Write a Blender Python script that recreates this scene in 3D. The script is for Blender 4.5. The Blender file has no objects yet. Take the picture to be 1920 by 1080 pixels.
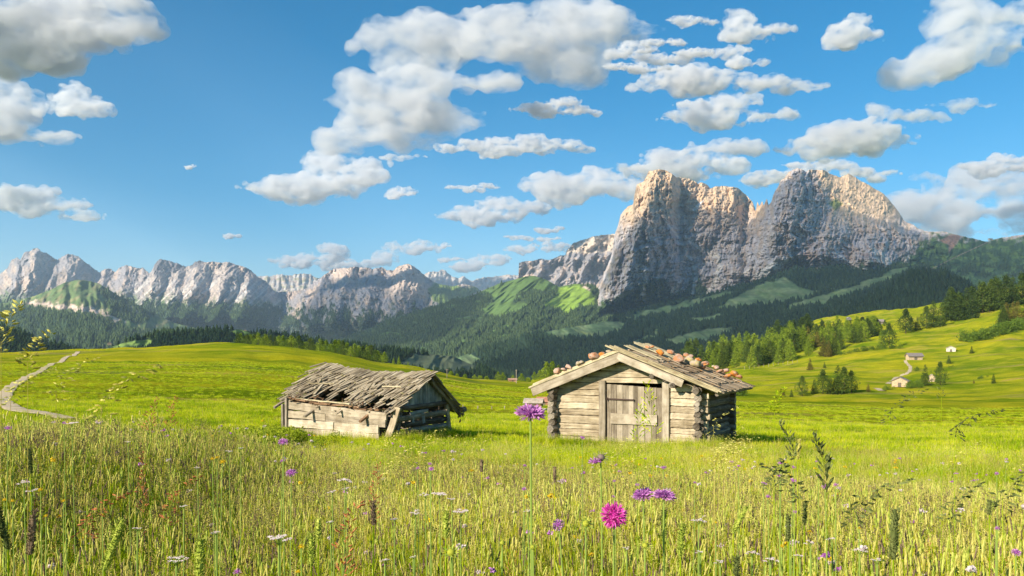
import bpy, bmesh, math, random
import numpy as np
from mathutils import Vector, Matrix
S = bpy.context.scene; COL = S.collection
R = math.radians
F = 1700.0; CX = 960.0; HY = 640.0            # focal length, principal column and horizon row of the 1920 px wide photograph

# ------------------------------------------------------------------ camera, sky, sun, exposure
cam = bpy.data.cameras.new('camera'); cam_ob = bpy.data.objects.new('camera', cam); COL.objects.link(cam_ob)
cam_ob.location = (0, 0, 0); cam_ob.rotation_euler = (R(90), 0, 0)
cam.sensor_width = 36; cam.lens = 36*F/1920; cam.shift_y = 100/1920; cam.clip_start = .05; cam.clip_end = 3e5
S.camera = cam_ob
SUN_EL = R(27); SUN_AZ = R(180+47)
w = bpy.data.worlds.new('World'); S.world = w; w.use_nodes = True; nt = w.node_tree
sk = nt.nodes.new('ShaderNodeTexSky'); sk.sky_type = 'NISHITA'; sk.sun_disc = False
sk.sun_elevation = SUN_EL; sk.sun_rotation = SUN_AZ; sk.altitude = 1900; sk.air_density = 1.0; sk.dust_density = .0; sk.ozone_density = 3.0
hs = nt.nodes.new('ShaderNodeHueSaturation'); hs.inputs['Saturation'].default_value = 1.36; hs.inputs['Hue'].default_value = .487; hs.inputs['Value'].default_value = .76
nt.links.new(sk.outputs[0], hs.inputs['Color']); nt.links.new(hs.outputs[0], nt.nodes['Background'].inputs[0])
nt.nodes['Background'].inputs[1].default_value = .1
sd = bpy.data.lights.new('sun', 'SUN'); sun = bpy.data.objects.new('sun', sd); COL.objects.link(sun)
sd.energy = 4.6; sd.angle = R(.5); sd.color = (1, .9, .74)
SUNV = Vector((math.sin(SUN_AZ)*math.cos(SUN_EL), math.cos(SUN_AZ)*math.cos(SUN_EL), math.sin(SUN_EL)))
sun.rotation_euler = SUNV.to_track_quat('Z', 'Y').to_euler()
S.view_settings.view_transform = 'Standard'; S.view_settings.look = 'None'; S.view_settings.gamma = 1
S.view_settings.exposure = .95
S.cycles.max_bounces = 10; S.cycles.diffuse_bounces = 3; S.cycles.volume_bounces = 4; S.cycles.transparent_max_bounces = 8
S.cycles.use_denoising = True

# ------------------------------------------------------------------ helpers
rng = np.random.default_rng(7); rnd = random.Random(7)
def mat(name, rough=.9):
    m = bpy.data.materials.new(name); m.use_nodes = True
    b = m.node_tree.nodes['Principled BSDF']; b.inputs['Roughness'].default_value = rough
    b.inputs['Specular IOR Level'].default_value = .15
    return m, m.node_tree, b
def N(nt, typ, inp={}, **kw):
    n = nt.nodes.new(typ)
    for k, v in kw.items(): setattr(n, k, v)
    for k, v in inp.items():
        if isinstance(v, bpy.types.NodeSocket): nt.links.new(v, n.inputs[k])
        else: n.inputs[k].default_value = v
    return n
def ramp(nt, fac, stops):
    n = nt.nodes.new('ShaderNodeValToRGB'); nt.links.new(fac, n.inputs[0]); e = n.color_ramp.elements
    while len(e) < len(stops): e.new(.5)
    for q, (p, c) in zip(e, stops): q.position = p; q.color = (*c, 1) if len(c) == 3 else c
    return n.outputs[0]
def noise(nt, vec, scale, detail=4, rough=.55):
    return N(nt, 'ShaderNodeTexNoise', {'Vector': vec, 'Scale': scale, 'Detail': detail, 'Roughness': rough}).outputs['Fac']
def mixc(nt, fac, a, b, mode='MIX'):
    n = nt.nodes.new('ShaderNodeMix'); n.data_type = 'RGBA'; n.blend_type = mode
    for i, v in ((0, fac), (6, a), (7, b)):
        if isinstance(v, bpy.types.NodeSocket): nt.links.new(v, n.inputs[i])
        else: n.inputs[i].default_value = v if i == 0 else (*v, 1)
    return n.outputs[2]
def mapping(nt, vec, scale): return N(nt, 'ShaderNodeMapping', {'Vector': vec, 'Scale': scale}).outputs[0]
def bump(nt, b, h, dist, strength=1):
    n = N(nt, 'ShaderNodeBump', {'Height': h, 'Distance': dist, 'Strength': strength}); nt.links.new(n.outputs[0], b.inputs['Normal'])

# vectorised gradient noise
def _h(ix, iy, s):
    n = (ix.astype(np.int64)*374761393 + iy.astype(np.int64)*668265263 + s*974634777) & 0xffffffff
    n = ((n ^ (n >> 13))*1274126177) & 0xffffffff
    return ((n ^ (n >> 16)) & 0xffff)/65535.0
def gn(x, y, s=0):
    x = np.asarray(x, float); y = np.asarray(y, float)
    ix = np.floor(x); iy = np.floor(y); fx = x-ix; fy = y-iy
    def g(a, b):
        an = _h(ix+a, iy+b, s)*2*math.pi
        return np.cos(an)*(fx-a)+np.sin(an)*(fy-b)
    u = fx*fx*fx*(fx*(fx*6-15)+10); v = fy*fy*fy*(fy*(fy*6-15)+10)
    return ((g(0, 0)*(1-u)+g(1, 0)*u)*(1-v)+(g(0, 1)*(1-u)+g(1, 1)*u)*v)*1.5
def fbm(x, y, s=0, o=5, gain=.5, lac=2.03):
    t = 0; a = 1; n = 0
    for k in range(o): t = t+a*gn(x*lac**k, y*lac**k, s+k*17); n += a; a *= gain
    return t/n
def ridged(x, y, s=0, o=5, gain=.55, lac=2.1):
    t = 0; a = 1; n = 0
    for k in range(o): t = t+a*(1-np.abs(gn(x*lac**k, y*lac**k, s+k*13))*2.2); n += a; a *= gain
    return t/n
def sstep(a, b, x): t = np.clip((x-a)/(b-a), 0, 1); return t*t*(3-2*t)

def mesh_obj(name, verts, faces, m=None, parent=None, smooth=False, link=True, uvs=None, cols=None, colname='Col', pcol=None):
    """verts (n,3), faces (k,3|4) array or list; uvs/cols are per vertex"""
    me = bpy.data.meshes.new(name)
    verts = np.asarray(verts, np.float32)
    if isinstance(faces, np.ndarray):
        k = faces.shape[1]
        me.vertices.add(len(verts)); me.vertices.foreach_set('co', verts.ravel())
        me.loops.add(faces.size); me.loops.foreach_set('vertex_index', faces.astype(np.int32).ravel())
        me.polygons.add(len(faces)); me.polygons.foreach_set('loop_start', np.arange(0, faces.size, k, dtype=np.int32))
        me.update(calc_edges=True)
    else:
        me.from_pydata([tuple(map(float, v)) for v in verts], [], faces); me.update()
    if cols is not None:
        c = np.ones((len(verts), 4), np.float32); c[:, :3] = cols
        a = me.color_attributes.new(colname, 'FLOAT_COLOR', 'POINT'); a.data.foreach_set('color', c.ravel())
    if uvs is not None:
        li = np.empty(len(me.loops), np.int32); me.loops.foreach_get('vertex_index', li)
        me.uv_layers.new(name='UVMap').data.foreach_set('uv', np.asarray(uvs, np.float32)[li].ravel())
    if smooth: me.polygons.foreach_set('use_smooth', [True]*len(me.polygons))
    if m: me.materials.append(m)
    o = bpy.data.objects.new(name, me)
    if link: COL.objects.link(o)
    if parent: o.parent = parent
    return o
def tag(o, label=None, cat=None, group=None, kind=None):
    if label: o['label'] = label
    if cat: o['category'] = cat
    if group: o['group'] = group
    if kind: o['kind'] = kind
    return o
def empty(name, loc, rz=0, label=None, cat=None, group=None):
    o = bpy.data.objects.new(name, None); COL.objects.link(o); o.location = loc; o.rotation_euler = (0, 0, rz); o.empty_display_size = .2
    return tag(o, label, cat, group)
def grid_faces(nr, nc):
    i = np.arange(nr-1)[:, None]*nc+np.arange(nc-1)[None]
    return np.stack([i, i+1, i+nc+1, i+nc], -1).reshape(-1, 4)
def at(px, py, D): return np.array([(px-CX)/F*D, D, (HY-py)/F*D])

class MB:
    """collects beams, tubes and lumps with uv (length, round) and a per-piece tint"""
    def __init__(s): s.v = []; s.f = []; s.uv = []; s.c = []
    def add(s, v, f, uv, c):
        o = len(s.v); s.v += [tuple(q) for q in v]; s.f += [tuple(i+o for i in q) for q in f]; s.uv += uv; s.c += [c]*len(v)
    def tube(s, a, b, prof, seg=6, rough=0, c=None, up=(0, 0, 1), taper=1., roll=0, bend=0):
        """prof: list of (y,z) outline points; swept from a to b with jitter"""
        a = Vector(a); b = Vector(b); d = (b-a); L = d.length; d.normalize()
        up = Vector(up)
        if abs(d.dot(up)) > .95: up = Vector((0, 1, 0))
        sx = d.cross(up).normalized(); sz = sx.cross(d).normalized()
        if roll: q = Matrix.Rotation(roll, 3, d); sx = q @ sx; sz = q @ sz
        n = len(prof); v = []; f = []; uv = []; ro = rnd.random()*20
        if c is None: c = (rnd.random(), rnd.random(), rnd.random())
        for i in range(seg+1):
            t = i/seg; k = 1+(taper-1)*t; p = a+d*(L*t)+sz*(bend*math.sin(t*math.pi))
            jx = rnd.gauss(0, rough*.5); jz = rnd.gauss(0, rough*.5)
            for j, (y, z) in enumerate(prof):
                r = 1+rnd.gauss(0, rough*3)
                v.append(p+sx*(y*k*r+jx)+sz*(z*k*r+jz)); uv.append((t*L+ro, j/n*.6+ro))
        for i in range(seg):
            for j in range(n): f.append((i*n+j, i*n+(j+1) % n, (i+1)*n+(j+1) % n, (i+1)*n+j))
        f = [q[::-1] for q in f]
        f.append(tuple(range(n))); f.append(tuple(range(seg*n, seg*n+n))[::-1])
        s.add(v, f, uv, c)
    def box(s, a, b, wdt, h, seg=3, rough=.004, **kw):
        x = wdt/2; z = h/2; e = min(x, z)*.25
        s.tube(a, b, [(-x, -z+e), (-x+e, -z), (x-e, -z), (x, -z+e), (x, z-e), (x-e, z), (-x+e, z), (-x, z-e)], seg, rough, **kw)
    def log(s, a, b, r, n=9, rough=.006, seg=7, sq=1.0, **kw):
        ph = rnd.random()*6
        pr = [(r*math.cos(2*math.pi*j/n)*sq, r*math.sin(2*math.pi*j/n)) for j in range(n)]
        pr = [(y*(1+.08*math.sin(3*j+ph)), z*(1+.08*math.cos(2*j+ph))) for j, (y, z) in enumerate(pr)]
        s.tube(a, b, pr, seg, rough, **kw)
    def build(s, name, m, parent=None, link=True, smooth=False):
        return mesh_obj(name, np.array(s.v), s.f, m, parent, uvs=s.uv, cols=np.array(s.c), link=link, smooth=smooth)

# ------------------------------------------------------------------ ground shape
GD = np.array([0, 3, 6, 9, 14, 25, 45, 90, 180, 300, 450, 650, 900, 1150, 1500])
GX = np.array([-400, 0, 250, 430, 520, 600, 750, 900, 1000, 1200, 1400, 1550, 1700, 1920, 2300])
# rows of the photograph where the ground lies at 25 m and more
GY = {-400: (826, 755, 712, 684, 664, 672, 690, 700, 715, 740), 0: (826, 760, 712, 684, 664, 672, 690, 700, 715, 740), 250: (832, 768, 715, 680, 655, 665, 690, 700, 715, 740),
      430: (838, 774, 722, 680, 646, 655, 680, 700, 715, 740), 520: (840, 780, 728, 685, 652, 660, 684, 702, 715, 740), 600: (842, 784, 734, 692, 662, 668, 688, 705, 715, 740),
      750: (842, 790, 744, 708, 689, 686, 695, 705, 715, 740), 900: (841, 793, 757, 730, 716, 714, 716, 718, 722, 745),
      1000: (841, 794, 761, 737, 723, 718, 718, 718, 722, 745), 1200: (841, 797, 769, 750, 737, 722, 710, 702, 705, 740),
      1400: (842, 801, 776, 757, 741, 712, 688, 668, 668, 720), 1550: (843, 804, 781, 761, 744, 707, 664, 612, 600, 700),
      1700: (844, 807, 785, 765, 746, 706, 648, 600, 583, 660), 1920: (844, 809, 787, 764, 738, 690, 622, 566, 546, 620), 2300: (844, 809, 785, 755, 715, 650, 575, 520, 500, 560)}
NEAR = {-400: (-1.1, -1.06, -1.0, -1.14, -1.75), 0: (-1.1, -1.06, -1.0, -1.14, -1.75), 250: (-1.1, -1.06, -1.02, -1.16, -1.8), 430: (-1.1, -1.08, -1.1, -1.24, -1.9),
        520: (-1.1, -1.12, -1.24, -1.4, -2.05), 600: (-1.1, -1.14, -1.36, -1.6, -2.2)}
GZ = np.zeros((len(GX), len(GD)))
for i, x in enumerate(GX):
    nr = NEAR.get(int(x), (-1.1, -1.14, -1.36, -1.64, -2.2))
    GZ[i, :5] = nr
    for k in range(10): GZ[i, 5+k] = (HY-GY[int(x)][k])/F*GD[5+k]
def _pchip(xk, yk, x):
    """monotone cubic along last axis for (m,) x with per-sample rows yk (m,len)"""
    h = np.diff(xk); d = np.diff(yk, axis=-1)/h
    mm = np.zeros_like(yk); w1 = 2*h[1:]+h[:-1]; w2 = h[1:]+2*h[:-1]
    with np.errstate(divide='ignore', invalid='ignore'):
        hm = (w1+w2)/(w1/d[..., :-1]+w2/d[..., 1:])
    mm[..., 1:-1] = np.where(d[..., :-1]*d[..., 1:] > 0, hm, 0); mm[..., 0] = d[..., 0]; mm[..., -1] = d[..., -1]
    i = np.clip(np.searchsorted(xk, x, side='right')-1, 0, len(xk)-2); r = np.arange(len(x))
    t = (x-xk[i])/h[i]; y0 = yk[r, i]; y1 = yk[r, i+1]; m0 = mm[r, i]*h[i]; m1 = mm[r, i+1]*h[i]
    return y0*(1+2*t)*(1-t)**2+m0*t*(1-t)**2+y1*t*t*(3-2*t)+m1*t*t*(t-1)
def ground_z(X, Y):
    X = np.atleast_1d(np.asarray(X, float)).ravel(); Y = np.atleast_1d(np.asarray(Y, float)).ravel()
    r = np.hypot(X, Y); az = np.clip(np.arctan2(X, Y), -.66, .66); D = np.clip(r*np.cos(az), 0, 1500); px = CX+F*np.tan(az)
    px = np.clip(px, -400, 2300)
    i = np.clip(np.searchsorted(GX, px, side='right')-1, 0, len(GX)-2)
    t = (px-GX[i])/(GX[i+1]-GX[i]); t = t*t*(3-2*t)*.5+t*.5
    rows = GZ[i]*(1-t)[:, None]+GZ[i+1]*t[:, None]
    z = _pchip(GD, rows, D)
    far = r*np.cos(az); xw = X; k = sstep(-1.0, -3.4, X)
    NDs = [0, 3, 6, 9, 14, 20, 30]
    zn = np.interp(r, NDs, [-1.1, -1.17, -1.44, -1.80, -2.38, -2.78, -3.15])*(1-k)+np.interp(r, NDs, [-1.1, -1.09, -1.12, -1.30, -2.0, -2.6, -3.15])*k
    b = sstep(9, 22, r)*sstep(.75, .62, np.abs(np.arctan2(X, Y)))
    z = z*b+zn*(1-b)
    out = sstep(.66, 1.1, np.abs(np.arctan2(X, Y)))*sstep(9, 22, r)
    z = z*(1-out)+(-2.4-np.minimum(r, 3000)*.03)*out
    z = z-sstep(1350, 2600, far)*190
    amp = np.clip(far/900., 0, 1)
    z = z+(fbm(X/55, Y/55, 3, 4)*7+ridged(X/38+Y/90, Y/70, 33, 3)*3.2)*amp*sstep(25, 300, far)*(1-.6*sstep(200, 320, far)*(px < 1000))+fbm(X/9, Y/9, 5, 3)*.35*np.clip(far/60, 0, 1)*(1-sstep(300, 900, far))+fbm(X/2.2, Y/2.2, 8, 2)*.05
    return z
def gz(x, y): return float(ground_z([x], [y])[0])
_Ds = np.concatenate([np.arange(1.5, 60, .25), np.arange(60, 1300, 2.)])
def gpos(px, py, lo=0, hi=1300):
    """the spot where the ray through (px, py) meets the ground beyond lo metres"""
    D = _Ds[(_Ds > lo) & (_Ds < hi)]; yy = HY-ground_z((px-CX)/F*D, D)*F/D
    d = yy-py; s = np.where(d[:-1]*d[1:] <= 0)[0]
    if len(s): k = s[0]; t = d[k]/(d[k]-d[k+1]+1e-9); q = D[k]+(D[k+1]-D[k])*t
    else: q = D[np.argmin(np.abs(d))]
    x = (px-CX)/F*q
    return x, q, gz(x, q)
def gat(px, D): x = (px-CX)/F*D; return x, D, gz(x, D)

# footpath on the left, placed along the ground
PATH = [(128, 790, 36), (108, 783, 37), (95, 780, 37.5), (72, 776, 38.5), (40, 766, 40), (16, 752, 44), (6, 738, 50), (14, 720, 62), (36, 703, 85), (62, 692, 110), (95, 682, 160), (125, 673, 210), (146, 665, 270)]
PP = [gat(a, d) for a, b, d in PATH]
_t = np.linspace(0, len(PP)-1, 260)
def _cr(P, t):
    i = np.clip(np.floor(t).astype(int), 0, len(P)-2); u = (t-i)[:, None]; g = lambda k: P[np.clip(k, 0, len(P)-1)]
    a, b, c, d = g(i-1), g(i), g(i+1), g(i+2)
    return .5*(2*b+(c-a)*u+(2*a-5*b+4*c-d)*u*u+(3*b-a-3*c+d)*u**3)
PC = _cr(np.array(PP)[:, :2], _t)
PWID = np.interp(_t, [0, 4, 8, 12], [.36, .42, .42, .62])
def path_dist(X, Y):
    d = np.full(np.shape(X), 1e9)
    for i in range(0, len(PC), 2): d = np.minimum(d, np.hypot(X-PC[i, 0], Y-PC[i, 1])-PWID[i])
    return d

# ------------------------------------------------------------------ ground sheet
def make_ground():
    az = np.concatenate([np.linspace(-math.pi, -.72, 40)[:-1], np.linspace(-.72, .72, 460), np.linspace(.72, math.pi, 40)[1:]])
    rr = np.concatenate([[.02], np.geomspace(.4, 60, 170), np.geomspace(61, 1700, 230), np.geomspace(1800, 18600, 12)])
    A, Q = np.meshgrid(az, rr); X = Q*np.sin(A); Y = Q*np.cos(A)
    Z = ground_z(X, Y).reshape(X.shape)
    g = MATS['meadow']
    o = mesh_obj('ground', np.stack([X, Y, Z], -1).reshape(-1, 3), grid_faces(*X.shape), g, smooth=True)
    return tag(o, kind='structure')
MATS = {}
def meadow_mat():
    m, nt, b = mat('meadow')
    p = N(nt, 'ShaderNodeNewGeometry').outputs['Position']
    big = noise(nt, mapping(nt, p, (.012, .012, .012)), 1, 5, .6)
    mid = noise(nt, mapping(nt, p, (.09, .16, .1)), 1, 5, .65)
    st = noise(nt, mapping(nt, p, (.02, .11, .1)), 1, 4, .6)
    fine = noise(nt, mapping(nt, p, (2.6, 2.6, 2.6)), 1, 6, .7)
    c = ramp(nt, mid, [(.3, (.17, .24, .010)), (.5, (.34, .36, .014)), (.68, (.50, .45, .03))])
    c2 = ramp(nt, big, [(.35, (.19, .27, .010)), (.5, (.36, .38, .015)), (.65, (.50, .44, .02))])
    c = mixc(nt, .5, c, c2)
    s = ramp(nt, st, [(.55, (0, 0, 0)), (.72, (1, 1, 1))])
    c = mixc(nt, s, c, (.42, .33, .10))
    fold = noise(nt, mapping(nt, p, (.030, .045, .03)), 1, 6, .62)
    c = mixc(nt, 1., c, ramp(nt, fold, [(.38, (.50, .68, .5)), (.5, (1, 1, 1)), (.62, (1.25, 1.12, .9))]), 'MULTIPLY')
    f = ramp(nt, fine, [(.3, (.62, .62, .62)), (.7, (1.25, 1.25, 1.25))])
    c = mixc(nt, 1., c, f, 'MULTIPLY')
    nt.links.new(c, b.inputs['Base Color'])
    h = N(nt, 'ShaderNodeMath', {0: fine, 1: mid}, operation='ADD').outputs[0]
    bump(nt, b, h, .6, 1.); b.inputs['Roughness'].default_value = 1; b.inputs['Specular IOR Level'].default_value = 0.
    MATS['meadow'] = m
def land_mat(name, scale, bdist, lo=.7, hi=1.3, spec=.1, stretch=.35):
    """rock or slope: the land's own colours, broken up by noise"""
    m, nt, b = mat(name)
    a = N(nt, 'ShaderNodeVertexColor', layer_name='Col').outputs['Color']
    p = N(nt, 'ShaderNodeNewGeometry').outputs['Position']
    v = mapping(nt, p, (1/scale, 1/scale, stretch/scale))
    n1 = noise(nt, v, 1, 8, .68); n2 = noise(nt, mapping(nt, p, (.3/scale, .3/scale, .9/scale)), 1, 6, .6)
    f = ramp(nt, n1, [(.33, (lo,)*3), (.66, (hi,)*3)]); g = ramp(nt, n2, [(.35, (.82, .80, .80)), (.65, (1.15, 1.15, 1.12))])
    c = mixc(nt, 1., a, f, 'MULTIPLY'); c = mixc(nt, 1., c, g, 'MULTIPLY')
    nt.links.new(c, b.inputs['Base Color']); b.inputs['Specular IOR Level'].default_value = spec
    h = N(nt, 'ShaderNodeMath', {0: n1, 1: n2}, operation='ADD').outputs[0]
    bump(nt, b, h, bdist, .8)
    return m
meadow_mat(); make_ground()

# ------------------------------------------------------------------ ranges of hills and mountains
ROCK = np.array((.49, .455, .47)); WARM = np.array((.55, .43, .35)); PALE = np.array((.68, .63, .58)); GRS = np.array((.17, .25, .05)); DKG = np.array((.10, .17, .05))
FOR = np.array((.030, .055, .028)); DFOR = np.array((.018, .038, .024))
def poly(P): P = np.array(P, float); return P[:, 0], P[:, 1]
def spurs(x, y, P, a, w0=9, w1=1.0, run=55):
    """ridges that leave each summit and run down towards the valley, widening"""
    d = np.zeros(np.shape(x+y*0.))
    for px, py in P:
        h = np.maximum(y-py, 0); wob = fbm(x/18+px, y/18, 333, 3)*9*np.clip(h/25, 0, 1)
        d = np.maximum(d, np.clip(h/run, 0, 1)*np.maximum(0, 1-np.abs(x+wob-px+h*.25)/(w0+h*w1)))
    return -a*d
def ridge(name, sky, base, D0, D1, nc, nr, paint, m, rough=1.5, dn=None, prof=1.0, back=1500, rs=1, label=None):
    sx, sy = poly(sky); bx, by = poly(base)
    px = np.linspace(sx[0], sx[-1], nc)
    ys = np.interp(px, sx, sy)+rough*(fbm(px/14, px*0+rs, rs, 5, .6)*1.6+ridged(px/4.5, px*0+rs+3, rs+50, 3, .6)*.55)
    yb = np.interp(px, bx, by)
    d0 = D0(px) if callable(D0) else np.full(nc, float(D0)); d1 = D1(px) if callable(D1) else np.full(nc, float(D1))
    t = np.linspace(0, 1, nr)[:, None]
    PX = np.broadcast_to(px, (nr, nc)).copy(); 
    dpx = px[1]-px[0]; kw = np.arange(-int(60/dpx), int(60/dpx)+1)*dpx; kern = np.exp(-(kw/22)**2); kern /= kern.sum()
    yl = np.convolve(np.pad(ys, len(kw)//2, mode='edge'), kern, 'valid')[:nc]
    PY = yb+(yl-yb)*t+(ys-yl)*t**5
    D = d0+(d1-d0)*t**prof
    if dn is not None: D = D+dn(PX, PY, t)
    X = (PX-CX)/F*D; Z = (HY-PY)/F*D
    C = paint(PX, PY, t, X, D, Z)
    # foot goes below the ground, back falls away
    rows = [(X[:1]-0, D[:1]-60, Z[:1]-260, C[:1])]
    rows.append((X, D, Z, C))
    zt = Z[-1:]; 
    for k, q in enumerate((.06, .2, .5, 1.)):
        wob = fbm(X[-1:]/400+k*3, D[-1:]/400, rs+k, 4)*back*.08
        rows.append((X[-1:]*(1+back*q/d1), D[-1:]+back*q+wob, zt-(zt+400)*q**1.3*.98-20*q, C[-1:]))
    X_, D_, Z_, C_ = [np.concatenate([r[i] for r in rows]) for i in range(4)]
    o = mesh_obj(name, np.stack([X_, D_, Z_], -1).reshape(-1, 3), grid_faces(*X_.shape), m, smooth='limestone' not in m.name, cols=C_.reshape(-1, 3))
    tag(o, kind='structure')
    return dict(X=X, D=D, Z=Z, PX=PX, PY=PY, t=np.broadcast_to(t, X.shape), C=C)
def landD(G, px, py):
    c = int(np.argmin(np.abs(G['PX'][0]-px))); return float(np.interp(-py, -G['PY'][:, c], G['D'][:, c]))
def mix(a, b, f): f = f[..., None]; return a*(1-f)+b*f
def seg_d(PX, PY, pts):
    d = np.full(PX.shape, 1e9)
    for (x0, y0, *_), (x1, y1, *_) in zip(pts[:-1], pts[1:]):
        t = np.clip(((PX-x0)*(x1-x0)+(PY-y0)*(y1-y0))/((x1-x0)**2+(y1-y0)**2), 0, 1)
        d = np.minimum(d, np.hypot(PX-x0-t*(x1-x0), PY-y0-t*(y1-y0)))
    return d
def blob(PX, PY, P, soft=4, wob=6, seed=0):
    """soft mask of a patch outlined by P on the slope, with a ragged edge"""
    x = PX+fbm(PX/22, PY/14, seed, 4)*wob; y = PY+fbm(PX/22+9, PY/14, seed+3, 4)*wob*.7
    ins = np.zeros(PX.shape, bool); n = len(P)
    for i in range(n):
        x0, y0 = P[i]; x1, y1 = P[(i+1) % n]
        c = (y0 > y) != (y1 > y)
        with np.errstate(divide='ignore', invalid='ignore'): ins ^= c & (x < (x1-x0)*(y-y0)/(y1-y0+1e-12)+x0)
    d = seg_d(x, y, list(P)+[P[0]])
    return np.clip(.5+np.where(ins, d, -d)/soft, 0, 1)
FOREST = {'far': [], 'mid': [], 'near': []}
def wood(G, mask, n, h, bucket, seed=1):
    """scatter n spruces over the part of a slope where mask is high"""
    r = np.random.default_rng(seed)
    A = mask[:-1, :-1]*1.0
    # weight by true area so that the trees stand evenly
    dx = np.hypot(G['X'][:-1, 1:]-G['X'][:-1, :-1], G['D'][:-1, 1:]-G['D'][:-1, :-1]); dy = np.sqrt((G['X'][1:, :-1]-G['X'][:-1, :-1])**2+(G['D'][1:, :-1]-G['D'][:-1, :-1])**2+(G['Z'][1:, :-1]-G['Z'][:-1, :-1])**2)
    wgt = (A*dx*dy).ravel(); wgt = np.where(A.ravel() > .45, wgt, 0); cs = np.cumsum(wgt)
    k = np.searchsorted(cs, r.random(n)*cs[-1]); nc = A.shape[1]; i = np.clip(k//nc, 0, A.shape[0]-1); j = k % nc
    u = r.random(n); v = r.random(n)
    def L(Q): return (Q[i, j]*(1-u)+Q[i, j+1]*u)*(1-v)+(Q[i+1, j]*(1-u)+Q[i+1, j+1]*u)*v
    FOREST[bucket].append(np.stack([L(G['X']), L(G['D']), L(G['Z'])-.06*h, h*r.uniform(.6, 1.25, n)], -1))

rock_m = land_mat('limestone', 30, 9, .72, 1.24, stretch=.32)
far_m = land_mat('far limestone', 80, 30, .75, 1.2, stretch=.4)
hill_m = land_mat('mountain slope', 60, 5, .75, 1.2, stretch=1)

# --- far peaks in the middle
def paint(PX, PY, t, X, D, Z):
    C = mix(np.broadcast_to(PALE*.75, PX.shape+(3,)), np.array((.36, .34, .20)), np.clip(sstep(.1, .3, fbm(PX/18, PY/8, 4, 4)+.12), 0, 1)*(PX < 620))
    return mix(C, WARM, sstep(0, .25, fbm(PX/8, PY/5, 9, 3)))
ridge('distant_mountains', [(440, 520), (480, 516), (500, 518), (525, 513), (545, 516), (570, 511), (600, 520), (640, 540), (760, 540), (790, 515), (806, 508), (820, 509), (830, 504), (845, 515), (860, 522), (868, 516), (885, 526), (900, 520), (925, 518), (950, 514), (975, 515), (1000, 530), (1180, 540)],
      [(440, 600), (1180, 600)], 13500, 16500, 420, 90, paint, far_m, rough=3, dn=lambda x, y, t: ridged(x/16, y/60, 3, 5)*350*np.minimum(1, t*3.5), rs=5)

# --- jagged peaks on the left
SK2 = [(-260, 520), (-100, 508), (0, 513), (14, 502), (20, 490), (32, 480), (38, 486), (46, 472), (56, 470), (62, 466), (70, 464), (78, 470), (86, 474), (96, 480), (108, 487), (116, 480), (126, 476), (136, 476), (148, 481), (156, 488), (168, 496), (176, 504), (186, 509), (198, 503), (208, 504), (217, 510), (224, 500), (236, 496), (246, 499), (258, 502), (268, 501), (280, 512), (286, 505), (290, 494), (299, 486), (309, 486), (330, 492), (348, 499), (357, 499), (364, 491), (374, 488), (385, 491), (395, 490), (425, 491), (438, 493), (450, 498), (462, 501), (472, 508), (484, 518), (500, 528), (515, 545), (535, 560), (560, 575), (640, 600)]
def paint(PX, PY, t, X, D, Z):
    r = fbm(PX/14, PY/30, 2, 5)
    C = mix(np.broadcast_to(ROCK*.68, PX.shape+(3,)), WARM*.98, sstep(-.2, .25, r))
    C = mix(C, np.array((.60, .50, .43))*.9, sstep(240, 300, PX)*sstep(.05, .4, ridged(PX/9+PY/14, PY/60, 5, 4)-.1))
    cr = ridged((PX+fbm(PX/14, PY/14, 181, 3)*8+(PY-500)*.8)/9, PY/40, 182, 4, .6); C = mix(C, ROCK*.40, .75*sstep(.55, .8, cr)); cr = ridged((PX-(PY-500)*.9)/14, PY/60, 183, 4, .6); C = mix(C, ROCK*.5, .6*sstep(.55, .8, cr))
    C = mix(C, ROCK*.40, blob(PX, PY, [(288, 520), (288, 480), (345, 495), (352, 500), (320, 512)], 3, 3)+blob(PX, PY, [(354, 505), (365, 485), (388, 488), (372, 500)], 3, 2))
    low = 560+fbm(PX/25, PX*0, 8, 3)*22+np.where(PX > 330, 12, 0)
    f = sstep(-18, 12, PY-low+fbm(PX/7, PY/7, 4, 4)*26)
    sc = ridged((PX-300+(PY-520)*1.1)/11, PY/220, 12, 3)
    C = mix(C, np.array((.12, .17, .07)), f)
    C = mix(C, PALE*.95, sstep(.42, .66, sc)*(PX > 250)*sstep(515, 540, PY)*(1-sstep(572, 592, PY)))
    global _f2; _f2 = sstep(565, 582, PY+fbm(PX/12, PY/12, 7, 3)*20)
    return mix(C, FOR*1.2, _f2)
def dn2(x, y, t):
    wx = x+fbm(x/30, y/30, 25, 4)*18; wy = y+fbm(x/24, y/24, 26, 4)*26
    return (ridged((wx+(y-500)*.7)/58, wy/200, 21, 5, .55)*-330+spurs(x, y, [(0, 505), (42, 474), (70, 464), (136, 476), (198, 503), (240, 496), (299, 486), (374, 488), (430, 491), (470, 508), (110, 487), (340, 495)], 1500)+ridged((wx+(y-500)*.5)/11, wy/50, 22, 4)*-90+ridged(x/4.5, y/9, 27, 3)*-60)*np.minimum(1, t*3.5)+500*sstep(200, 260, x)*(1-sstep(500, 640, x))*-1
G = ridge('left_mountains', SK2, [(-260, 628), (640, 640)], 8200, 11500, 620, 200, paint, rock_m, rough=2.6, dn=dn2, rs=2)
wood(G, _f2*(G['PX'] > -60), 9000, 26, 'far', 2)

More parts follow.
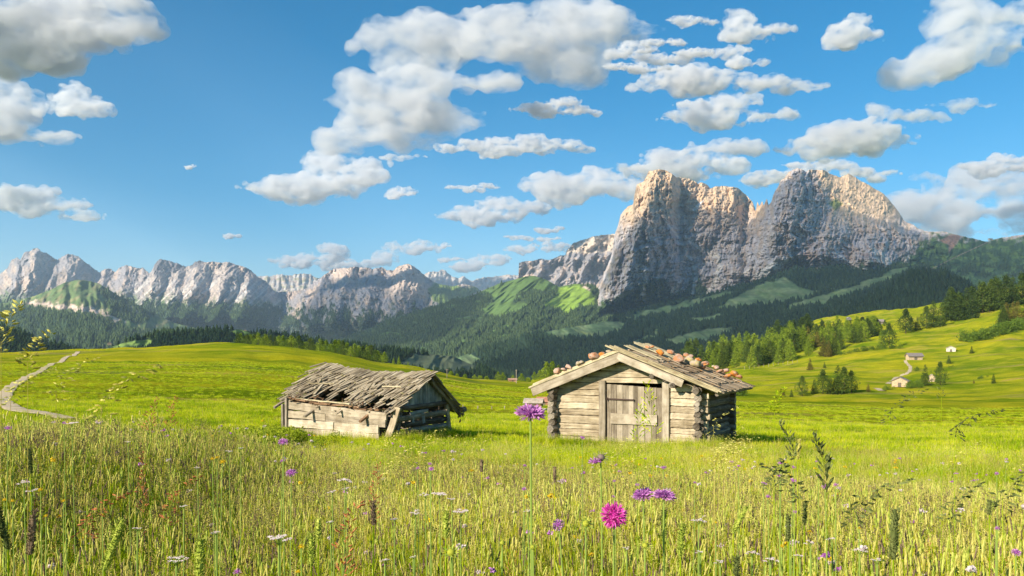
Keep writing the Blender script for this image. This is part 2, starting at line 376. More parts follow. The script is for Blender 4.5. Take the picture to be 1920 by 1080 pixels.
# --- massif in the middle with its dark wall
SK3 = [(420, 560), (500, 548), (560, 545), (575, 540), (590, 528), (606, 517), (620, 507), (630, 502), (648, 501), (668, 500), (692, 501), (700, 504), (706, 502), (716, 500), (726, 506), (738, 506), (748, 498), (757, 496), (765, 494), (773, 497), (782, 503), (792, 512), (806, 524), (820, 532), (850, 536), (868, 532), (880, 534), (896, 540), (905, 550), (960, 560), (1100, 575)]
def paint(PX, PY, t, X, D, Z):
    r = fbm(PX/12, PY/20, 31, 5)
    C = mix(np.broadcast_to(ROCK*.75, PX.shape+(3,)), WARM*.95, sstep(-.1, .2, r))
    cr = ridged((PX+fbm(PX/14, PY/14, 191, 3)*8)/9, PY/34, 192, 4, .6); C = mix(C, ROCK*.42, .7*sstep(.55, .8, cr))
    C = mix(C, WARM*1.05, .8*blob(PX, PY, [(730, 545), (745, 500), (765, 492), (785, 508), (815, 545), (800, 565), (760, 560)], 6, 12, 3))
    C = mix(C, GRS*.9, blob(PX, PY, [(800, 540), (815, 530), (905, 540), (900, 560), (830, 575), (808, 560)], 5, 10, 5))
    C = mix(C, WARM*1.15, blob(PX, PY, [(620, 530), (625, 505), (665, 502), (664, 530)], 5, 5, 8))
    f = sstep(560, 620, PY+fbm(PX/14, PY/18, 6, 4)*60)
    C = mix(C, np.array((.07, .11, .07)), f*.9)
    global _f3; _f3 = f*(1-blob(PX, PY, [(800, 540), (815, 530), (905, 540), (900, 560), (830, 575), (808, 560)], 5, 10, 5))
    return C
def dn3(x, y, t):
    wx = x+fbm(x/30, y/30, 45, 4)*18; wy = y+fbm(x/24, y/24, 46, 4)*26
    return (ridged((wx-(y-500)*.3)/60, wy/120, 41, 5, .6)*-380+spurs(x, y, [(606, 517), (650, 500), (706, 502), (765, 494), (830, 532)], 1300)+ridged(wx/12, wy/40, 43, 4)*-150+ridged(x/4.5, y/9, 47, 3)*-60)*np.minimum(1, t*3.5)+sstep(600, 760, x)*-400
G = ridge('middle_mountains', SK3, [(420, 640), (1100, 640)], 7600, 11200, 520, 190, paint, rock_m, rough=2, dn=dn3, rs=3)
GMM = G
wood(G, _f3, 6000, 26, 'far', 3)

# --- table mountain behind the great peak
SK5 = [(860, 560), (900, 545), (940, 532), (965, 526), (972, 518), (972, 492), (985, 489), (1000, 489), (1014, 484), (1022, 486), (1030, 487), (1050, 479), (1061, 478), (1062, 468), (1070, 462), (1075, 455), (1090, 450), (1110, 444), (1130, 440), (1155, 438), (1250, 440), (1300, 470)]
def paint(PX, PY, t, X, D, Z):
    C = mix(np.broadcast_to(ROCK*.62, PX.shape+(3,)), WARM*.9, sstep(0, .3, fbm(PX/10, PY/16, 51, 4))+blob(PX, PY, [(965, 530), (972, 500), (985, 520), (1060, 560)], 6, 6))
    return mix(C, np.array((.60, .50, .40)), (PX > 1055)*sstep(-2, 3, 474+fbm(PX/9, PY/9, 5, 3)*6-PY))
G = ridge('table_mountain', SK5, [(860, 600), (1300, 600)], 8800, 10200, 300, 150, paint, rock_m, rough=1.6, dn=lambda x, y, t: (ridged((x+fbm(x/22, y/22, 65, 4)*16)/15, y/60, 61, 5)*-210+ridged((x+y*.4)/44, y/60, 63, 3)*-480)*np.minimum(1, t*3.5), rs=6)

# --- the two great peaks and the ridge that falls away to the right
SK6 = [(1010, 600), (1085, 585), (1105, 568), (1120, 545), (1130, 520), (1139, 497), (1146, 480), (1150, 460), (1152, 440), (1158, 425), (1164, 402), (1170, 394), (1178, 386), (1187, 383), (1190, 362), (1194, 346), (1206, 340), (1212, 330), (1216, 321), (1226, 318), (1238, 317), (1250, 319), (1260, 325), (1268, 333), (1276, 332), (1292, 334), (1302, 339), (1309, 345), (1315, 341), (1324, 344), (1332, 353), (1342, 349), (1356, 348), (1372, 350), (1384, 352), (1392, 359), (1404, 370), (1411, 378), (1415, 388), (1417, 396), (1420, 378), (1424, 386), (1429, 376), (1432, 386), (1438, 372), (1441, 384), (1446, 378), (1450, 364), (1454, 356), (1459, 350), (1464, 338), (1471, 333), (1479, 322), (1487, 318), (1495, 314), (1505, 318), (1511, 322), (1518, 317), (1530, 318), (1545, 319), (1560, 327), (1574, 331), (1584, 329), (1592, 325), (1602, 331), (1616, 340), (1630, 346), (1640, 354), (1656, 362), (1668, 375), (1680, 390), (1688, 402), (1696, 414), (1712, 421), (1724, 429), (1740, 434), (1752, 434), (1765, 433), (1780, 436), (1800, 441), (1820, 446), (1840, 450), (1852, 453), (1862, 449), (1880, 445), (1905, 441), (1920, 439), (2000, 430), (2200, 440)]
BS6 = [(1010, 640), (1130, 600), (1250, 590), (1400, 560), (1500, 530), (1700, 540), (1850, 590), (2200, 620)]
SCREE = [[(1209, 508, 2), (1211, 530, 4), (1206, 548, 4), (1211, 566, 6)], [(1229, 520, 1), (1236, 545, 3), (1234, 556, 3)], [(1246, 412, 2), (1276, 450, 2.5), (1290, 478, 3), (1302, 500, 4), (1306, 520, 5), (1298, 550, 5)],
         [(1285, 445, 3), (1312, 466, 5), (1348, 482, 8)], [(1345, 480, 5), (1350, 500, 6), (1338, 535, 6), (1328, 548, 4)], [(1384, 522, 4), (1412, 502, 4)], [(1424, 516, 6), (1460, 492, 12), (1478, 486, 8)], [(1640, 470, 5), (1652, 482, 10), (1662, 492, 16)], [(1560, 470, 1), (1606, 500, 1.5), (1640, 510, 1.5)],
         [(1702, 460, 1), (1704, 484, 2), (1694, 495, 3)], [(1192, 564, 2), (1206, 548, 3)], [(1258, 548, 3), (1276, 528, 3)]]
def paint(PX, PY, t, X, D, Z):
    r = fbm(PX/10, PY/26, 71, 5); fl = ridged(PX/6, PY/70, 72, 4)
    C = mix(np.broadcast_to(ROCK*1.02, PX.shape+(3,)), WARM*.92, sstep(-.15, .3, r))
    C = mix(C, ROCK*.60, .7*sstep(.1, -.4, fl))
    wx_ = PX+fbm(PX/20, PY/20, 171, 4)*10; cr = ridged((wx_-(PY-450)*.25)/9, PY/55, 172, 4, .6); C = mix(C, ROCK*.5, .5*sstep(.62, .82, cr)); le = ridged(PX/50, (PY+fbm(PX/30, PY/30, 173, 3)*10)/7, 174, 3); C = mix(C, PALE*.95, .5*sstep(.55, .8, le)*sstep(-.1, .3, fbm(PX/18, PY/18, 175, 3)))
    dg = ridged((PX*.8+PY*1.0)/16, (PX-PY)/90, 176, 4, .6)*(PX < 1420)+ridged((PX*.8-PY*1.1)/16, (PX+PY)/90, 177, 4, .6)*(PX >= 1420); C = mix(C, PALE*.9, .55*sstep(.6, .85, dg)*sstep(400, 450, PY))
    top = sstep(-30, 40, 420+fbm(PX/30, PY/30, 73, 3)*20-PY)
    C = mix(C, np.array((.66, .47, .29)), top*.85*(1-blob(PX, PY, [(1425, 420), (1455, 350), (1490, 314), (1525, 320), (1560, 380), (1560, 440)], 12, 10)))  # golden sunlight on the summits, painted into the rock colour
    C = mix(C, np.array((.42, .25, .20)), .6*sstep(.15, .3, fbm(PX/14, PY/11, 74, 4))*sstep(430, 470, PY)*sstep(1440, 1500, PX)*(1-sstep(1660, 1730, PX)))
    C = mix(C, np.array((.28, .30, .09)), blob(PX, PY, [(1552, 382), (1566, 372), (1580, 382), (1566, 394)], 5, 6))
    # grass creeping in at the foot
    ft = np.interp(PX, [1010, 1110, 1140, 1180, 1205, 1240, 1262, 1285, 1303, 1330, 1350, 1400, 1470, 1500, 1560, 1640, 1700, 1735, 1765, 1800, 2200], [575, 574, 566, 552, 528, 520, 548, 546, 508, 548, 560, 545, 522, 512, 500, 498, 486, 447, 440, 446, 446])
    g = sstep(-9, 9, PY-ft+fbm(PX/9, PY/9, 75, 5)*26)
    gc = mix(np.broadcast_to(np.array((.060, .11, .045)), PX.shape+(3,)), np.array((.13, .21, .06)), sstep(-.1, .25, fbm(PX/22, PY/12, 76, 4))*sstep(1500, 1750, PX))
    C = mix(C, gc, g)
    C = mix(C, np.array((.30, .19, .15)), blob(PX, PY, [(1762, 450), (1785, 440), (1802, 442), (1796, 455), (1780, 475), (1778, 458)], 3, 5))
    sm = np.zeros(PX.shape)
    for s in SCREE:
        p = np.array(s, float)
        for k in range(len(p)-1):
            d = seg_d(PX+fbm(PX/5, PY/5, 77, 3)*3, PY, [tuple(p[k, :2]), tuple(p[k+1, :2])]); wd = (p[k, 2]+p[k+1, 2])/2*.7
            sm = np.maximum(sm, sstep(wd+1.5, wd-.8, d)*.95)
    C = mix(C, PALE*1.1, sm)
    C = mix(C, PALE*1.45, blob(PX, PY, [(1298, 395), (1306, 384), (1320, 374), (1316, 386), (1306, 394)], 2, 2))      # the snow gully
    global _f6; _f6 = sstep(-4, 10, PY-ft-8+fbm(PX/12, PY/9, 78, 4)*22)*(PX > 1010)*(PX < 1700)*(sm < .2)
    global _g6; _g6 = sstep(.06, .16, fbm(PX/30+3, PY/12, 79, 4))*sstep(1690, 1720, PX)*sstep(492, 505, PY)
    C = mix(C, FOR*1.2, np.maximum(_f6, _g6))
    C = mix(C, np.array((.30, .24, .18)), sstep(1.3, .3, seg_d(PX, PY, [(1700, 520), (1745, 505), (1800, 478), (1850, 455)])))
    return C
def D6(px): return np.interp(px, [1010, 1150, 1190, 1260, 1275, 1330, 1415, 1450, 1500, 1600, 1690, 1800, 2200], [6900, 7000, 6900, 6850, 7350, 7600, 7700, 6500, 6450, 6800, 6900, 6300, 6000])
def dn6(x, y, t):
    env = np.minimum(1, t*4)*(1-.45*t**10)
    wx = x+fbm(x/40, y/40, 85, 4)*26; wy = y+fbm(x/30, y/30, 86, 4)*40
    big = ridged((wx+(y-420)*.10)/52, wy/260, 81, 4, .6)*-190
    flute = ridged((wx-(y-400)*.05)/15, wy/150, 82, 5, .62)*-130*sstep(560, 440, y)
    # the great pillar stands forward of the gully to its right
    pil = spurs(x, y, [(1226, 316), (1180, 392)], 900, 22, .42, 90)+spurs(x, y, [(1356, 346)], 260, 40, .5, 60)*sstep(480, 430, y)+spurs(x, y, [(1488, 314), (1450, 372), (1560, 400), (1640, 430)], 800, 24, .6, 100)+350*np.exp(-((x-1400)/16)**2)
    lay = fbm(x/60+y/60, y/7, 84, 4)*70+ridged(x/7+y/30, y/22, 88, 4, .6)*-60+ridged((x*.6+y)/16, (x-y)/60, 89, 4)*-70
    return (big+flute+pil+lay)*env*np.interp(x, [1010, 1130, 1700, 1800], [.3, 1, 1, .35])*(1-.72*sstep(1510, 1570, x)*sstep(450, 400, y+(1600-x)*.1))
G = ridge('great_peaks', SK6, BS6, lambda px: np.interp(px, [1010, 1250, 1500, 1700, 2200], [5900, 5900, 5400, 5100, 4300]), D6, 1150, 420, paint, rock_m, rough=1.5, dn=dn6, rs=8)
GPK = G
wood(G, _f6, 7000, 24, 'far', 4); wood(G, _g6, 2200, 22, 'far', 5)

# --- round green hill with a rock band, far left
SK4 = [(-260, 590), (-100, 560), (-20, 572), (20, 566), (60, 556), (95, 543), (120, 530), (145, 524), (160, 525), (185, 531), (205, 543), (225, 556), (245, 565), (270, 578), (295, 592), (330, 606), (380, 618), (460, 628), (560, 640), (700, 660)]
def paint(PX, PY, t, X, D, Z):
    C = mix(np.broadcast_to(np.array((.13, .19, .07)), PX.shape+(3,)), np.array((.24, .23, .11)), sstep(.0, .3, fbm((PX+PY)/14, PY/22, 91, 4)))
    band = np.interp(PX, [-260, 30, 60, 110, 160, 190, 225, 260], [600, 570, 568, 575, 580, 585, 600, 610])
    C = mix(C, WARM*1.15, sstep(7, 2, np.abs(PY-band-fbm(PX/8, PY/8, 92, 3)*10))*sstep(-.35, -.1, fbm(PX/14, PY*0, 93, 3))*(PX > 40)*(PX < 235))
    C = mix(C, PALE*.85, blob(PX, PY, [(205, 560), (215, 556), (285, 592), (250, 585)], 3, 9))
    f = np.maximum(sstep(-3, 5, PY-band-8+fbm(PX/9, PY/9, 94, 4)*14), blob(PX, PY, [(180, 540), (215, 545), (290, 590), (260, 610), (200, 590), (200, 560)], 5, 16, 4)*.8)
    f = np.maximum(f, sstep(60, 40, PX)*sstep(570, 578, PY+fbm(PX/9, PY/9, 94, 4)*20))
    global _f4; _f4 = f
    return mix(C, FOR, f)
G = ridge('round_hill', SK4, [(-260, 690), (700, 690)], 3000, 6200, 360, 150, paint, hill_m, rough=1.0, dn=lambda x, y, t: (ridged(x/50, y/90, 95, 4)*-260+ridged(x/16, y/30, 96, 3)*-50)*np.minimum(1, t*3.5), rs=9)
wood(G, _f4, 17000, 22, 'far', 6)

# --- green hills below the peaks, running down to the valley on the left
SK7 = [(560, 660), (600, 648), (640, 637), (665, 625), (690, 618), (730, 600), (780, 585), (820, 572), (850, 562), (890, 552), (915, 540), (940, 530), (965, 524), (985, 518), (1000, 517), (1015, 520), (1035, 530), (1048, 538), (1060, 535), (1075, 532), (1090, 533), (1105, 532), (1120, 540), (1145, 556), (1180, 572), (1240, 590), (1400, 600)]
def paint(PX, PY, t, X, D, Z):
    C = np.broadcast_to(np.array((.12, .20, .05)), PX.shape+(3,))
    g = blob(PX, PY, [(905, 548), (945, 528), (995, 514), (1025, 522), (1050, 540), (1030, 550), (985, 560), (975, 580), (930, 600), (905, 585), (930, 560)], 5, 14, 101)
    g2 = blob(PX, PY, [(1035, 560), (1050, 540), (1075, 532), (1098, 535), (1116, 552), (1118, 572), (1085, 575), (1060, 590), (1020, 575)], 4, 12, 103)
    g = g*(1-blob(PX, PY, [(960, 570), (970, 545), (1035, 545), (1020, 562)], 5, 12, 5)*.9)
    C = mix(C, np.array((.26, .40, .05)), g2)
    C = mix(C, WARM*1.1, blob(PX, PY, [(1092, 540), (1095, 533), (1118, 540), (1114, 548)], 3, 4))
    f = 1-np.maximum(g, g2); f = np.where(PY < np.interp(PX, SKX7, SKY7)+1.5, 0, f)
    f = f*(1-sstep(.2, .3, fbm(PX/26, PY/9, 104, 4)))
    global _f7; _f7 = f
    return mix(C, np.array((.055, .085, .035)), f)
SKX7, SKY7 = poly(SK7)
G = ridge('green_hills', SK7, [(560, 690), (1400, 690)], 3300, 6300, 440, 170, paint, hill_m, rough=.8, dn=lambda x, y, t: (ridged((x+(y-560)*1.2)/70, y/150, 105, 4)*-260)*np.minimum(1, t*3.5), rs=10)
wood(G, _f7, 26000, 21, 'far', 7)

# --- dark wooded slopes with clearings below the great peaks
SK8 = [(780, 700), (840, 678), (880, 662), (940, 646), (980, 634), (1040, 618), (1120, 606), (1170, 590), (1220, 575), (1300, 560), (1370, 540), (1430, 524), (1470, 512), (1490, 502), (1530, 506), (1580, 500), (1620, 510), (1660, 508), (1700, 500), (1740, 506), (1780, 512), (1830, 540), (1880, 552), (1920, 556), (2100, 560)]
CLEAR8 = [[(1010, 627), (1060, 612), (1120, 600), (1180, 606), (1160, 624), (1110, 632), (1040, 636)], [(1240, 640), (1300, 622), (1370, 612), (1378, 622), (1330, 640), (1262, 652)], [(1330, 584), (1372, 560), (1420, 535), (1470, 520), (1498, 540), (1545, 548), (1500, 562), (1440, 572), (1375, 580)],
          [(1440, 588), (1520, 560), (1600, 536), (1650, 520), (1680, 500), (1720, 504), (1680, 520), (1620, 545), (1560, 566), (1500, 578)], [(1160, 648), (1210, 630), (1240, 628), (1200, 645)], [(800, 690), (850, 665), (885, 664), (900, 675), (880, 700)], [(1180, 590), (1260, 572), (1370, 545), (1376, 552), (1270, 584), (1190, 600)], [(1290, 600), (1350, 590), (1360, 596), (1310, 606)]]
def paint(PX, PY, t, X, D, Z):
    C = mix(np.broadcast_to(np.array((.12, .19, .08)), PX.shape+(3,)), np.array((.20, .26, .12)), sstep(-.2, .3, fbm(PX/24, PY/9, 111, 4)))
    g = np.zeros(PX.shape)
    for k, c in enumerate(CLEAR8): g = np.maximum(g, blob(PX, PY, c, 3, 9, 112+k))
    g = np.maximum(g, sstep(.30, .36, fbm(PX/20, PY/8, 130, 4))*.9)
    g = np.maximum(g, sstep(1790, 1840, PX)*sstep(-.1, .1, fbm(PX/26, PY/12, 131, 4)))
    global _f8; _f8 = 1-g
    return mix(C, DFOR, 1-g)
G = ridge('wooded_slopes', SK8, [(780, 730), (1200, 740), (1500, 680), (1700, 620), (1900, 600), (2100, 600)], lambda px: np.interp(px, [780, 1200, 1600, 2100], [2100, 1900, 1700, 1500]), lambda px: np.interp(px, [780, 1000, 1200, 1500, 2100], [3000, 3600, 4700, 4700, 3800]), 560, 190, paint, hill_m, rough=1.0, dn=lambda x, y, t: (ridged((x-(y-600)*1.5)/80, y/100, 115, 4)*-180)*np.minimum(1, t*3.5), rs=11)
wood(G, _f8, 30000, 21, 'mid', 8)
# nearer wooded shoulder under the right-hand peak
SK8b = [(1420, 640), (1480, 618), (1540, 596), (1600, 572), (1640, 552), (1680, 530), (1700, 515), (1720, 508), (1745, 511), (1770, 512), (1795, 522), (1815, 534), (1840, 552), (1900, 570), (2000, 580)]
def paint(PX, PY, t, X, D, Z): return np.broadcast_to(DFOR*.9, PX.shape+(3,))
G = ridge('wooded_shoulder', SK8b, [(1420, 680), (2000, 640)], 1500, 2700, 200, 60, paint, hill_m, rough=1, back=500, rs=12)
wood(G, np.ones(G['X'].shape), 5500, 20, 'mid', 9)

# --- dark knolls beyond the meadow on the left
SK9 = [(150, 672), (180, 660), (215, 648), (240, 640), (262, 632), (290, 626), (340, 622), (380, 620), (420, 619), (452, 617), (470, 622), (500, 628), (560, 632), (620, 645), (660, 646), (720, 655), (790, 662), (850, 668), (900, 690), (960, 712)]
CL9 = [[(165, 664), (225, 645), (275, 635), (290, 640), (280, 655), (230, 664)], [(415, 622), (450, 618), (478, 624), (470, 628), (430, 628)], [(735, 690), (780, 664), (860, 668), (900, 682), (890, 700), (800, 700)], [(480, 645), (600, 648), (720, 662), (720, 668), (600, 656), (500, 652)], [(305, 648), (330, 640), (335, 644), (310, 652)]]
def paint(PX, PY, t, X, D, Z):
    g = np.zeros(PX.shape)
    for k, c in enumerate(CL9): g = np.maximum(g, blob(PX, PY, c, 2, 6, 140+k))
    C = mix(np.broadcast_to(np.array((.20, .30, .07)), PX.shape+(3,)), np.array((.16, .19, .10)), sstep(650, 720, PX))
    global _f9; _f9 = 1-g
    return mix(C, DFOR, 1-g)
G = ridge('left_knolls', SK9, [(150, 720), (960, 760)], 1150, 2100, 380, 90, paint, hill_m, rough=.8, back=600, dn=lambda x, y, t: ridged(x/60, y/60, 116, 3)*-120*np.minimum(1, t*3.5), rs=13)
wood(G, _f9, 9000, 15, 'near', 10)
SKa = [(-260, 590), (-60, 600), (0, 612), (30, 620), (60, 632), (90, 645), (130, 655), (160, 665), (200, 680)]
G = ridge('left_wooded_hill', SKa, [(-260, 720), (200, 720)], 1200, 1900, 140, 60, lambda PX, PY, t, X, D, Z: np.broadcast_to(DFOR, PX.shape+(3,)), hill_m, rough=1, back=500, rs=14)
wood(G, np.ones(G['X'].shape), 3200, 16, 'near', 11)

# --- far woods: one mass of small spruces for each belt
def needle_mat(name, dark, light, sc):
    m, nt, b = mat(name, 1.0)
    a = N(nt, 'ShaderNodeVertexColor', layer_name='Col').outputs['Color']
    s = N(nt, 'ShaderNodeSeparateColor', {'Color': a}).outputs[0]
    p = N(nt, 'ShaderNodeNewGeometry').outputs['Position']
    n = noise(nt, p, sc, 3, .6)
    q = N(nt, 'ShaderNodeMath', {0: s, 1: n}, operation='ADD').outputs[0]
    q = N(nt, 'ShaderNodeMath', {0: q, 1: .5}, operation='MULTIPLY').outputs[0]
    c = ramp(nt, q, [(.2, dark), (.8, light)]); nt.links.new(c, b.inputs['Base Color']); b.inputs['Specular IOR Level'].default_value = .05
    return m
def build_forest(name, L, m, seed, tiers=1):
    P = np.concatenate(L); n = len(P); r = np.random.default_rng(seed); k = 6
    rings = [(0., .30), (.34, .14), (.36, .24), (.72, .08), (1.0, .0)] if tiers == 2 else [(.02, .25), (.45, .17), (1.0, .0)]
    ang = r.random(n)[:, None]*6.28+np.arange(k)[None]*2*math.pi/k
    V = []
    slim = r.uniform(.75, 1.25, n)
    for z, q in rings[:-1]:
        rad = P[:, 3:4]*q*slim[:, None]*r.uniform(.7, 1.25, (n, k))
        V.append(np.stack([P[:, :1]+rad*np.cos(ang), P[:, 1:2]+rad*np.sin(ang), np.broadcast_to(P[:, 2:3]+P[:, 3:4]*z, (n, k))+P[:, 3:4]*r.uniform(-.05, .05, (n, k))], -1))
    V = np.concatenate(V, 1); top = np.stack([P[:, 0], P[:, 1], P[:, 2]+P[:, 3]], -1)[:, None]
    V = np.concatenate([V, top], 1); nv = V.shape[1]; nrg = len(rings)-1
    f = []
    for q in range(nrg-1):
        for j in range(k):
            a, b2, c, d = q*k+j, q*k+(j+1) % k, (q+1)*k+(j+1) % k, (q+1)*k+j
            f += [(a, b2, c), (a, c, d)]
    for j in range(k): f.append(((nrg-1)*k+j, (nrg-1)*k+(j+1) % k, nv-1))
    Fc = (np.array(f)[None]+(np.arange(n)*nv)[:, None, None]).reshape(-1, 3)
    col = np.repeat(r.random(n), nv)[:, None]*np.ones(3)
    return tag(mesh_obj(name, V.reshape(-1, 3), Fc, m, cols=col), kind='stuff')
build_forest('far_forest', FOREST['far'], needle_mat('far needles', (.022, .042, .020), (.075, .11, .038), .05), 1)
build_forest('dark_forest', FOREST['mid'], needle_mat('spruce needles far', (.014, .030, .018), (.034, .060, .030), .05), 2)
build_forest('knoll_forest', FOREST['near'], needle_mat('spruce needles mid', (.014, .032, .014), (.045, .075, .025), .1), 3, tiers=2)

# ------------------------------------------------------------------ clouds
def cloud_mat(size, dens, wisp=1., tone=.95):
    m = bpy.data.materials.new('cloud vapour'); m.use_nodes = True; n = m.node_tree; n.nodes.clear()
    o = n.nodes.new('ShaderNodeOutputMaterial'); p = n.nodes.new('ShaderNodeVolumePrincipled')
    p.inputs['Color'].default_value = (tone, tone+.005, min(1, tone+.025), 1); p.inputs['Anisotropy'].default_value = .15
    tc = N(n, 'ShaderNodeTexCoord').outputs['Object']
    wp = N(n, 'ShaderNodeTexNoise', {'Vector': tc, 'Scale': 1.1/size, 'Detail': 3.}).outputs['Color']
    wv = N(n, 'ShaderNodeVectorMath', {0: wp, 1: (size*.45,)*3}, operation='MULTIPLY').outputs[0]
    wv = N(n, 'ShaderNodeVectorMath', {0: tc, 1: wv}, operation='ADD').outputs[0]
    v = mapping(n, wv, (.62, .45, 1.35))
    ns = noise(n, v, 3.0/size, 6, .6)
    mr = N(n, 'ShaderNodeMapRange', {0: ns, 1: .37, 2: .74, 3: 0., 4: dens*2.2})
    n.links.new(mr.outputs[0], p.inputs['Density']); n.links.new(p.outputs[0], o.inputs['Volume'])
    return m
def ico(sub):
    bm = bmesh.new(); bmesh.ops.create_icosphere(bm, subdivisions=sub, radius=1)
    v = np.array([q.co[:] for q in bm.verts]); f = np.array([[w.index for w in q.verts] for q in bm.faces]); bm.free(); return v, f
ICO = ico(3)
def lumps(bl, seed, core=.8):
    """many overlapping billows inside the ellipses bl (x, y, z, rx, ry, rz)"""
    r = np.random.default_rng(seed); V = []; Fs = []; o = 0
    for (x, y, z, rx, ry, rz) in bl:
        n = int(np.clip(9+rx/rz*7, 12, 40))
        for k in range(n):
            if k == 0: c = (0, 0, 0); s = core
            else:
                a = r.random()*6.28; q = r.random()**.5*.85; c = (math.cos(a)*q, math.sin(a)*q*.8, r.uniform(-.22, .75)*(1-q*.8)); s = r.uniform(.14, .42)
            if k and r.random() < .3: q2 = r.uniform(.85, 1.08); c = (math.cos(a)*q2, math.sin(a)*q2*.7, r.uniform(-.5, .4)); s *= .6
            R_ = np.array((rx*s, ry*s, rz*s)) if k == 0 else np.array((s*max(rz*1.15, rx*.42), s*ry*.6, s*rz*1.15))
            V.append(ICO[0]*R_+np.array((x+c[0]*rx, y+c[1]*ry, z+c[2]*rz))); Fs.append(ICO[1]+o); o += len(ICO[0])
    return np.concatenate(V), np.concatenate(Fs)
NCL = 0
def cloud(blobs, label, D=None, group=None, dens=1., depth=1., core=.8, tone=.95):
    global NCL; NCL += 1
    cy = np.mean([b[1] for b in blobs]); cx = np.mean([b[0] for b in blobs])
    if D is None: D = min(2500*F/(HY-cy), 27000)
    s = D/F; mr = max(b[3] for b in blobs)
    nb = []
    for x, y, rx, ry in blobs:
        k = int(rx/ry/1.1) if rx/ry > 2.2 else 1
        if k == 1: nb.append((x, y, rx, ry)); continue
        for i in range(k):
            u = (i+.5)/k*2-1; q = math.sqrt(1-u*u*.8); nb.append((x+u*rx*.8+rnd.gauss(0, ry*.3), y+rnd.gauss(0, ry*.34), rx/k*rnd.uniform(1.2, 2.0), ry*q*rnd.uniform(.55, 1.15)))
    blobs = nb
    bl = [((x-cx)*s, 0+rnd.uniform(-.2, .2)*rx*s, (cy-y)*s, rx*s*1.12, max(rx, ry*1.2)*s*.75*depth, ry*s*1.18) for x, y, rx, ry in blobs]
    v, f = lumps(bl, NCL, core)
    size = mr*2*s
    o = mesh_obj('cloud', v, f, cloud_mat(size, 3.6*dens/size, 1, tone))
    o.location = ((cx-CX)*s, D, (HY-cy)*s)
    md = o.modifiers.new('union', 'REMESH'); md.mode = 'VOXEL'; md.voxel_size = max(size*.03, (max(b[0]+b[2] for b in blobs)-min(b[0]-b[2] for b in blobs))*s/230)
    for sz, st in ((1.6, .30), (.7, .34), (.28, .16)):
        tx = bpy.data.textures.new('billow', 'CLOUDS'); tx.noise_scale = sz*size; tx.noise_depth = 3
        d = o.modifiers.new('billow', 'DISPLACE'); d.texture = tx; d.strength = st*size*1.5; d.texture_coords = 'LOCAL'; d.mid_level = .5
    md = o.modifiers.new('close', 'REMESH'); md.mode = 'VOXEL'; md.voxel_size = o.modifiers['union'].voxel_size
    return tag(o, label, 'cloud', group)
cloud([(60, 40, 200, 62), (150, 55, 150, 58), (40, 100, 140, 34), (230, 40, 85, 44), (280, 50, 34, 24)], 'big dark grey cloud filling the top left corner of the sky', dens=1.5, tone=.84)
cloud([(20, 200, 80, 45), (55, 240, 75, 28), (5, 160, 50, 18)], 'grey cloud at the left edge under the big corner cloud', tone=.90)
cloud([(130, 182, 38, 26), (178, 205, 36, 26), (155, 190, 30, 22)], 'small bright white cloud right of the grey left edge cloud')
cloud([(30, 362, 70, 24), (95, 385, 75, 22), (150, 405, 42, 12)], 'long grey cloud low over the jagged left peaks', tone=.90)
cloud([(1000, 58, 150, 54), (900, 80, 150, 46), (1060, 110, 85, 46), (1130, 50, 90, 34), (790, 95, 95, 45), (720, 158, 85, 34), (830, 145, 110, 26), (790, 200, 110, 42), (720, 240, 80, 34), (850, 225, 66, 34), (680, 268, 64, 20), (645, 178, 40, 10)], 'largest cloud, a broad grey and white mass arching over the middle of the sky', depth=.6, core=1., tone=.91)
cloud([(640, 318, 75, 28), (570, 342, 90, 24), (520, 350, 60, 10), (600, 368, 55, 12), (690, 310, 34, 20)], 'white and grey cloud trailing low from the largest cloud')
cloud([(930, 277, 115, 15), (1000, 268, 95, 14), (1050, 275, 60, 11), (760, 295, 50, 7)], 'long flat white cloud below the largest cloud', dens=.9)
cloud([(1040, 202, 70, 14), (1000, 208, 45, 10), (1090, 210, 42, 8)], 'small white cloud with a dark top right of the largest cloud', tone=.93)
for kk, bl in enumerate(([(1180, 95, 50, 12)], [(1250, 108, 70, 13)], [(1210, 130, 60, 9)], [(1300, 100, 34, 8)], [(1290, 38, 40, 11), (1320, 40, 30, 8)], [(1240, 78, 46, 8)], [(1170, 125, 40, 8)])):
    cloud(bl, ['leftmost thin cloudlet in the patchy field above the great peaks', 'longest cloudlet of the patchy field', 'lowest cloudlet of the patchy field', 'small cloudlet at the right end of the patchy field', 'double cloudlet at the top of the patchy field', 'upper middle cloudlet of the patchy field', 'small cloudlet under the leftmost one in the patchy field'][kk], group='cloudlets above the great peaks', dens=.7)
cloud([(1300, 145, 100, 24), (1400, 155, 95, 20), (1480, 160, 72, 14), (1230, 165, 60, 9), (1350, 145, 70, 20)], 'long white cloud below the broken cloudlets')
cloud([(1388, 42, 38, 24), (1430, 62, 44, 14), (1400, 60, 38, 14)], 'ragged white cloud high over the great peaks')
cloud([(1375, 96, 38, 17), (1410, 118, 26, 9)], 'small round white cloud above the long white cloud')
cloud([(1590, 64, 48, 26), (1610, 44, 26, 20), (1625, 68, 28, 16)], 'compact white cloud standing alone in the blue on the right')
cloud([(1800, 40, 76, 54), (1860, 60, 66, 40), (1905, 30, 50, 34), (1790, 108, 66, 28), (1730, 132, 42, 13), (1900, 85, 34, 15)], 'white and grey cloud in the top right corner')
cloud([(1360, 203, 82, 24), (1315, 217, 60, 14), (1435, 217, 60, 12), (1375, 230, 50, 10)], 'lens shaped white cloud in the middle height above the great peaks')
cloud([(1580, 245, 76, 30), (1640, 255, 74, 20), (1700, 217, 84, 15), (1800, 198, 84, 7), (1510, 278, 56, 11), (1690, 268, 34, 7)], 'long slanting cloud with a grey belly and a thin tail to the right', tone=.93)
